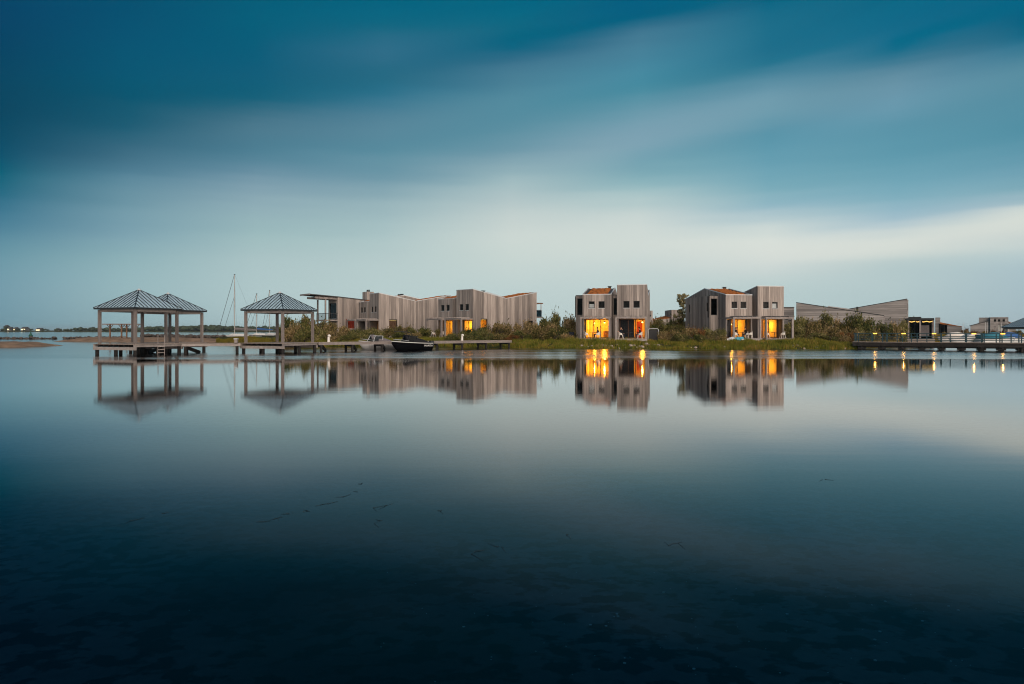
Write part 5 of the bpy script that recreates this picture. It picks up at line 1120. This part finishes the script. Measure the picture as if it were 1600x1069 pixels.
link('crown', np_mesh('crown', np.concatenate(Vs), np.concatenate(Fs), 'leaf_tree', False), r)

def grass_strip(name, label, samples, hmin, hmax, mat, seed, wb=0.02):
    """thousands of blades as one mass; samples: function n -> (x, y, z, scale)"""
    r = np.random.default_rng(seed); X, Y, Z, sc = samples(r); n = len(X); H = r.uniform(hmin, hmax, n) * sc; a = r.uniform(0, 2 * pi, n); lean = H * r.uniform(0.05, 0.4, n); b = r.uniform(0, pi, n); wv = wb * r.uniform(.7, 1.6, n)
    dx_, dy_ = np.cos(b) * wv, np.sin(b) * wv; lx, ly = np.cos(a) * lean, np.sin(a) * lean
    V = np.stack([np.stack([X - dx_, Y - dy_, Z - .05], 1), np.stack([X + dx_, Y + dy_, Z - .05], 1), np.stack([X + dx_ * .7 + lx * .35, Y + dy_ * .7 + ly * .35, Z + H * .6], 1), np.stack([X + lx, Y + ly, Z + H], 1), np.stack([X - dx_ * .7 + lx * .35, Y - dy_ * .7 + ly * .35, Z + H * .6], 1)], 1).reshape(-1, 3)
    k = np.arange(n)[:, None] * 5; Fc = np.concatenate([k + np.array([[0, 1, 2, 4]])], 0); me = bpy.data.meshes.new(name)
    tri = np.concatenate([k + np.array([[4, 2, 3]])], 0)
    me.vertices.add(len(V)); me.vertices.foreach_set('co', V.astype(np.float32).ravel()); loops = np.concatenate([Fc.ravel(), tri.ravel()]).astype(np.int32)
    me.loops.add(len(loops)); me.loops.foreach_set('vertex_index', loops); me.polygons.add(2 * n)
    me.polygons.foreach_set('loop_start', np.concatenate([np.arange(n) * 4, 4 * n + np.arange(n) * 3]).astype(np.int32)); me.polygons.foreach_set('loop_total', np.concatenate([np.full(n, 4), np.full(n, 3)]).astype(np.int32))
    me.update(calc_edges=True); me.validate(); me.materials.append(M[mat]); tag(link(name, me), label, 'grass', kind='stuff')
def along(pxa, pxb, n, inner, outer=0.1, thin=None):
    def f(r):
        px = r.uniform(pxa, pxb, n); Ys = np.interp(px, [p for p, y in SHORE], [y for p, y in SHORE]) - outer + (inner + outer) * r.random(n) ** 1.2
        X = (px - 800) / F * Ys; clump = vnoise(X, Ys, 0.9, 77) * 0.7 + vnoise(X, Ys, 3.3, 78) * 0.5; k = r.random(n) < np.clip(clump * 1.6 - 0.25, 0.08, 1)
        X, Ys, px, cl = X[k], Ys[k], px[k], clump[k]; Z = land_z(X[None], Ys[None])[0]; ok = Z > -0.12
        if thin is not None: ok &= r.random(len(px)) < thin(px)
        return X[ok], Ys[ok], Z[ok], (0.15 + 1.25 * cl[ok])
    return f
under_b = lambda px: np.where((px > 905) & (px < 1012), 0.55, 1.0)
grass_strip('shore_grass', 'lush green grass along the water in front of the houses', along(786, 1345, 70000, 3.8, 0.35, under_b), 0.12, 0.52, 'grass', 5)
grass_strip('bank_grass', 'rough grass on the bank behind the jetty', along(395, 800, 36000, 7.0, 0.2), 0.2, 0.55, 'grass', 6)
grass_strip('beach_grass', 'yellowing grass on the beach edge left of the lone pavilion', along(338, 445, 26000, 5.0, 0.2), 0.2, 0.5, 'grass_dry', 8)
grass_strip('inlet_grass', 'dry grass on the far bank of the inlet', along(1352, 1640, 26000, 9.0, 0.3), 0.3, 0.8, 'grass_dry', 9, 0.03)

# ------------------------------------------------------------------ floating weed and shells
def weed(px, py, ln, tilt, i, lb):
    Y = CAMH * F / (py - HOR); s = ln / F * Y; o = MB(); rr = random.Random(i); n = max(3, int(s / 0.12)); last = None
    r = empty('floating_weed', (PX(px, Y), Y, 0), 0, lb, 'weed', 'weed adrift on the water')
    pts = [((k / n - .5) * s, (k / n - .5) * s * tilt + rr.uniform(-.03, .03), 0.001 + rr.uniform(0, .004)) for k in range(n + 1)]
    for k in range(n):
        if k == 0 or rr.random() < 0.55: q = rr.uniform(0.001, 0.0028); o.tube([pts[k], pts[k + 1]], [q, q * 0.5], 5)
    st_ = o.build('strand', 'weed', r); st_['kind'] = 'stuff'
    for k in range(0, n, 2): a = pts[k]; MB().tube([a, (a[0] + rr.uniform(-.12, .12), a[1] + rr.uniform(-.2, .2), 0.003)], [0.002, 0.001], 4).build('sprig', 'weed', r)
WD = [(553, 771, 22, 2.2), (563, 756, 6, 1), (511, 787, 4, 0), (480, 799, 10, .3), (455, 803, 7, 1), (430, 811, 14, 1.6), (600, 790, 28, .9), (592, 815, 10, 2), (687, 798, 6, 0), (890, 835, 11, .4), (782, 855, 11, 0), (741, 864, 8, 2), (240, 806, 40, 1.7), (1055, 849, 26, .8), (1287, 749, 7, 0)]
for i, (a, b, c, d) in enumerate(sorted(WD)):
    weed(a, b, c, d, i, f'thin dark strand of weed on the open water, {ORD[i]} from the left')
mb = MB(); rr = random.Random(12)
for i in range(110):
    py = rr.uniform(880, 1068); px = rr.gauss(1150, 330); Y = CAMH * F / (py - HOR); Y *= 1.12; x = PX(px, Y); s = rr.choice([.004, .004, .005, .006, .011])
    mb.ball((x, Y, -0.21 - 0.022 * Y + 0.05), s, 5, 3, (1.3, 1, .5))
tag(mb.build('shells', 'shell'), 'white shell fragments scattered on the shallow sea bed', 'shells', kind='stuff')

# ------------------------------------------------------------------ thin evening air over the sea
HAZE = True
if HAZE:
    m, tr, o_ = newmat('haze'); pvn = tr.nodes.new('ShaderNodeVolumePrincipled'); pvn.inputs['Color'].default_value = (0.80, 0.88, 0.92, 1); pvn.inputs['Density'].default_value = 0.00011; pvn.inputs['Anisotropy'].default_value = 0.2
    tr.links.new(pvn.outputs[0], o_.inputs['Volume']); M['haze'] = m
    tag(MB().box(-4300, 4300, -120, 5300, -6, 22).build('haze', 'haze'), kind='stuff')
